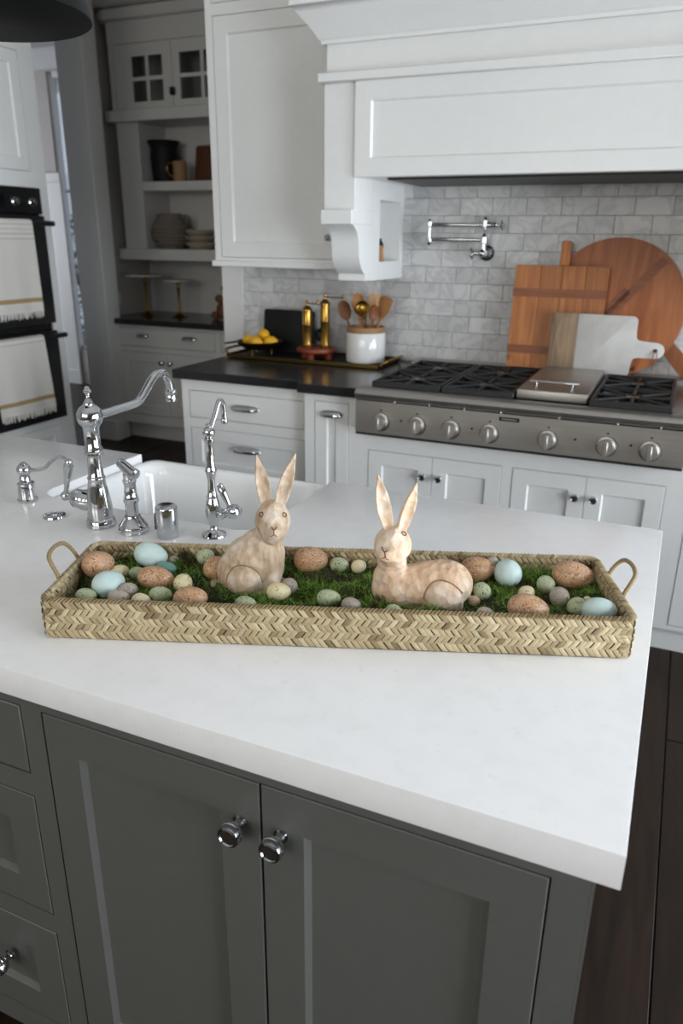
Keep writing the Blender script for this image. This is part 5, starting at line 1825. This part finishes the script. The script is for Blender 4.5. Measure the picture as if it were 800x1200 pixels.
# towels over the bar handles
def towel(label, hz, zb, y1, wid, skew):
    ww = Matrix.Translation((OX, OY, 0)) @ Matrix.Rotation(ROT, 4, 'Z')
    base = (OX+.105, OY+(y1-wid/2), zb)
    tt = thing('dish_towel', label, 'towel', base, ROT)
    H_ = hz-zb
    mb = MB()
    def pt(u, s):
        # u across 0..1, s along: front hem (0) up over the bar to the back hem
        x_ = -wid/2+wid*u
        fold = .004*sin(u*9+1)+.003*sin(u*17)
        R_ = .019
        # bar centre sits at y=+.017, z=H_
        if s < .62:
            q = s/.62
            return (x_+skew*(1-q), -.002+(fold-.004)*(1-q*.9)-.0, H_*q)
        if s < .72:
            an = pi*(s-.62)/.1
            return (x_, .017-R_*cos(an), H_+R_*sin(an))
        q = (s-.72)/.28
        return (x_, .036+.0*q, H_-.28*q)
    NU, NS = 22, 44
    th = .0022
    lays = []
    for k in (0, 1):
        g = []
        for i in range(NU+1):
            col_ = []
            for j in range(NS+1):
                p = Vector(pt(i/NU, j/NS))
                p1 = Vector(pt(i/NU, min(1, j/NS+.01))); p0 = Vector(pt(i/NU, max(0, j/NS-.01)))
                d_ = (p1-p0)
                nrm = Vector((0, -d_.z, d_.y))
                nrm = nrm.normalized() if nrm.length > 1e-9 else Vector((0, -1, 0))
                col_.append(mb.bm.verts.new(p+nrm*(th*k)))
            g.append(col_)
        lays.append(g)
    for i in range(NU):
        for j in range(NS):
            for g in lays:
                mb.bm.faces.new((g[i][j], g[i+1][j], g[i+1][j+1], g[i][j+1]))
    for i in range(NU):
        for j in (0, NS):
            mb.bm.faces.new((lays[0][i][j], lays[0][i+1][j], lays[1][i+1][j], lays[1][i][j]))
    for j in range(NS):
        for i in (0, NU):
            mb.bm.faces.new((lays[0][i][j], lays[0][i][j+1], lays[1][i][j+1], lays[1][i][j]))
    mb.build('cloth', 'towel', tt, local=True, sharp=80)
    fr_ = MB()
    n = 46
    for i in range(n):
        p = Vector(pt((i+.5)/n, 0))
        q = p+Vector((random.uniform(-.006, .006), random.uniform(-.004, .004), -random.uniform(.026, .04)))
        fr_.tube([p+Vector((0, 0, .004)), (p+q)/2+Vector((random.uniform(-.003, .003), 0, 0)), q], [.0034, .003, .0022], 5)
    tag(fr_.build('fringe', 'fringe', tt, local=True), kind='stuff')


towel('pale striped cotton towel with fringe over the upper oven handle', 1.551, 1.085, .205, .40, .0)
towel('pale striped cotton towel with fringe over the lower oven handle', .932, .535, .19, .40, .02)

# ------------------------------------------------------------------ black pendant over the island
PXC, PYC, PZB = -1.27, 1.2, 1.868
t = thing('pendant_lamp', 'black dome pendant lamp hanging over the island, top left', 'pendant lamp', (PXC, PYC, PZB))
MB().lathe([(.200, 0), (.203, .002), (.203, .006), (.200, .02), (.19, .06), (.165, .11), (.125, .15), (.075, .175), (.04, .185), (.036, .182), (.07, .170), (.118, .145), (.158, .106), (.182, .058), (.193, .018), (.197, .004)], (PXC, PYC, PZB), seg=48).build('shade', 'lampblack', t)
MB().lathe([(.036, .18), (.036, .2), (.028, .21), (.028, .235), (.012, .25), (.008, .26)], (PXC, PYC, PZB), seg=20).build('socket_cap', 'lampblack', t)
MB().tube([(PXC, PYC, PZB+.25), (PXC, PYC, ZC-.02)], .006, 10).build('rod', 'lampblack', t)
MB().lathe([(.06, 0), (.06, .012), (.05, .022), (.02, .024)], (PXC, PYC, ZC-.026), seg=24).build('canopy', 'lampblack', t)
MB().ball((PXC, PYC, PZB+.10), .035, 16, 10).lathe([(.014, 0), (.014, .05)], (PXC, PYC, PZB+.13), seg=12).build('bulb', 'ceramic', t)

# ------------------------------------------------------------------ garden shrubs outside the hall window
def shrub(x, y, h, r, label, seed):
    rn = random.Random(seed)
    tt = thing('garden_shrub', label, 'shrub', (x, y, 0))
    st = MB()
    for k in range(5):
        a = rn.uniform(0, 2*pi)
        st.tube(smoothpath([(x, y, 0), (x+.1*cos(a)*r, y+.1*sin(a)*r, h*.4), (x+.4*r*cos(a), y+.4*r*sin(a), h*.85)], 4), .012, 6)
    st.build('stems', 'brownboard', tt)
    lf = MB()
    for k in range(520):
        a = rn.uniform(0, 2*pi)
        rr = r*sqrt(rn.random())
        z = h*(.12+.88*rn.random()**.8)
        rr *= (1-.5*abs(z/h-.5)**1.2)
        p = Vector((x+rr*cos(a), y+rr*sin(a), z))
        d_ = Vector((rn.uniform(-1, 1), rn.uniform(-1, 1), rn.uniform(-.3, 1))).normalized()
        s = d_.cross(Vector((rn.uniform(-1, 1), rn.uniform(-1, 1), rn.uniform(-1, 1)))).normalized()
        ln, w = rn.uniform(.06, .11), rn.uniform(.018, .03)
        vs = [lf.bm.verts.new(q) for q in (p, p+d_*ln*.4+s*w, p+d_*ln, p+d_*ln*.4-s*w)]
        lf.bm.faces.new(vs)
    tag(lf.build('foliage', 'leaf', tt, smooth=False), kind='stuff')


shrub(-6.75, 7.5, 1.75, .42, 'leafy green shrub outside the hall window, left', 3)
shrub(-6.05, 7.9, 1.3, .4, 'lower green shrub outside the hall window, right', 5)
gd = MB().box(-9, -3.5, 6.4, 10, -.06, -.0).build('garden_ground', plain('garden_soil', '#6f6a5c', .9, var=.2))
tag(gd, 'pale garden ground outside the hall window', 'ground', None, 'structure')
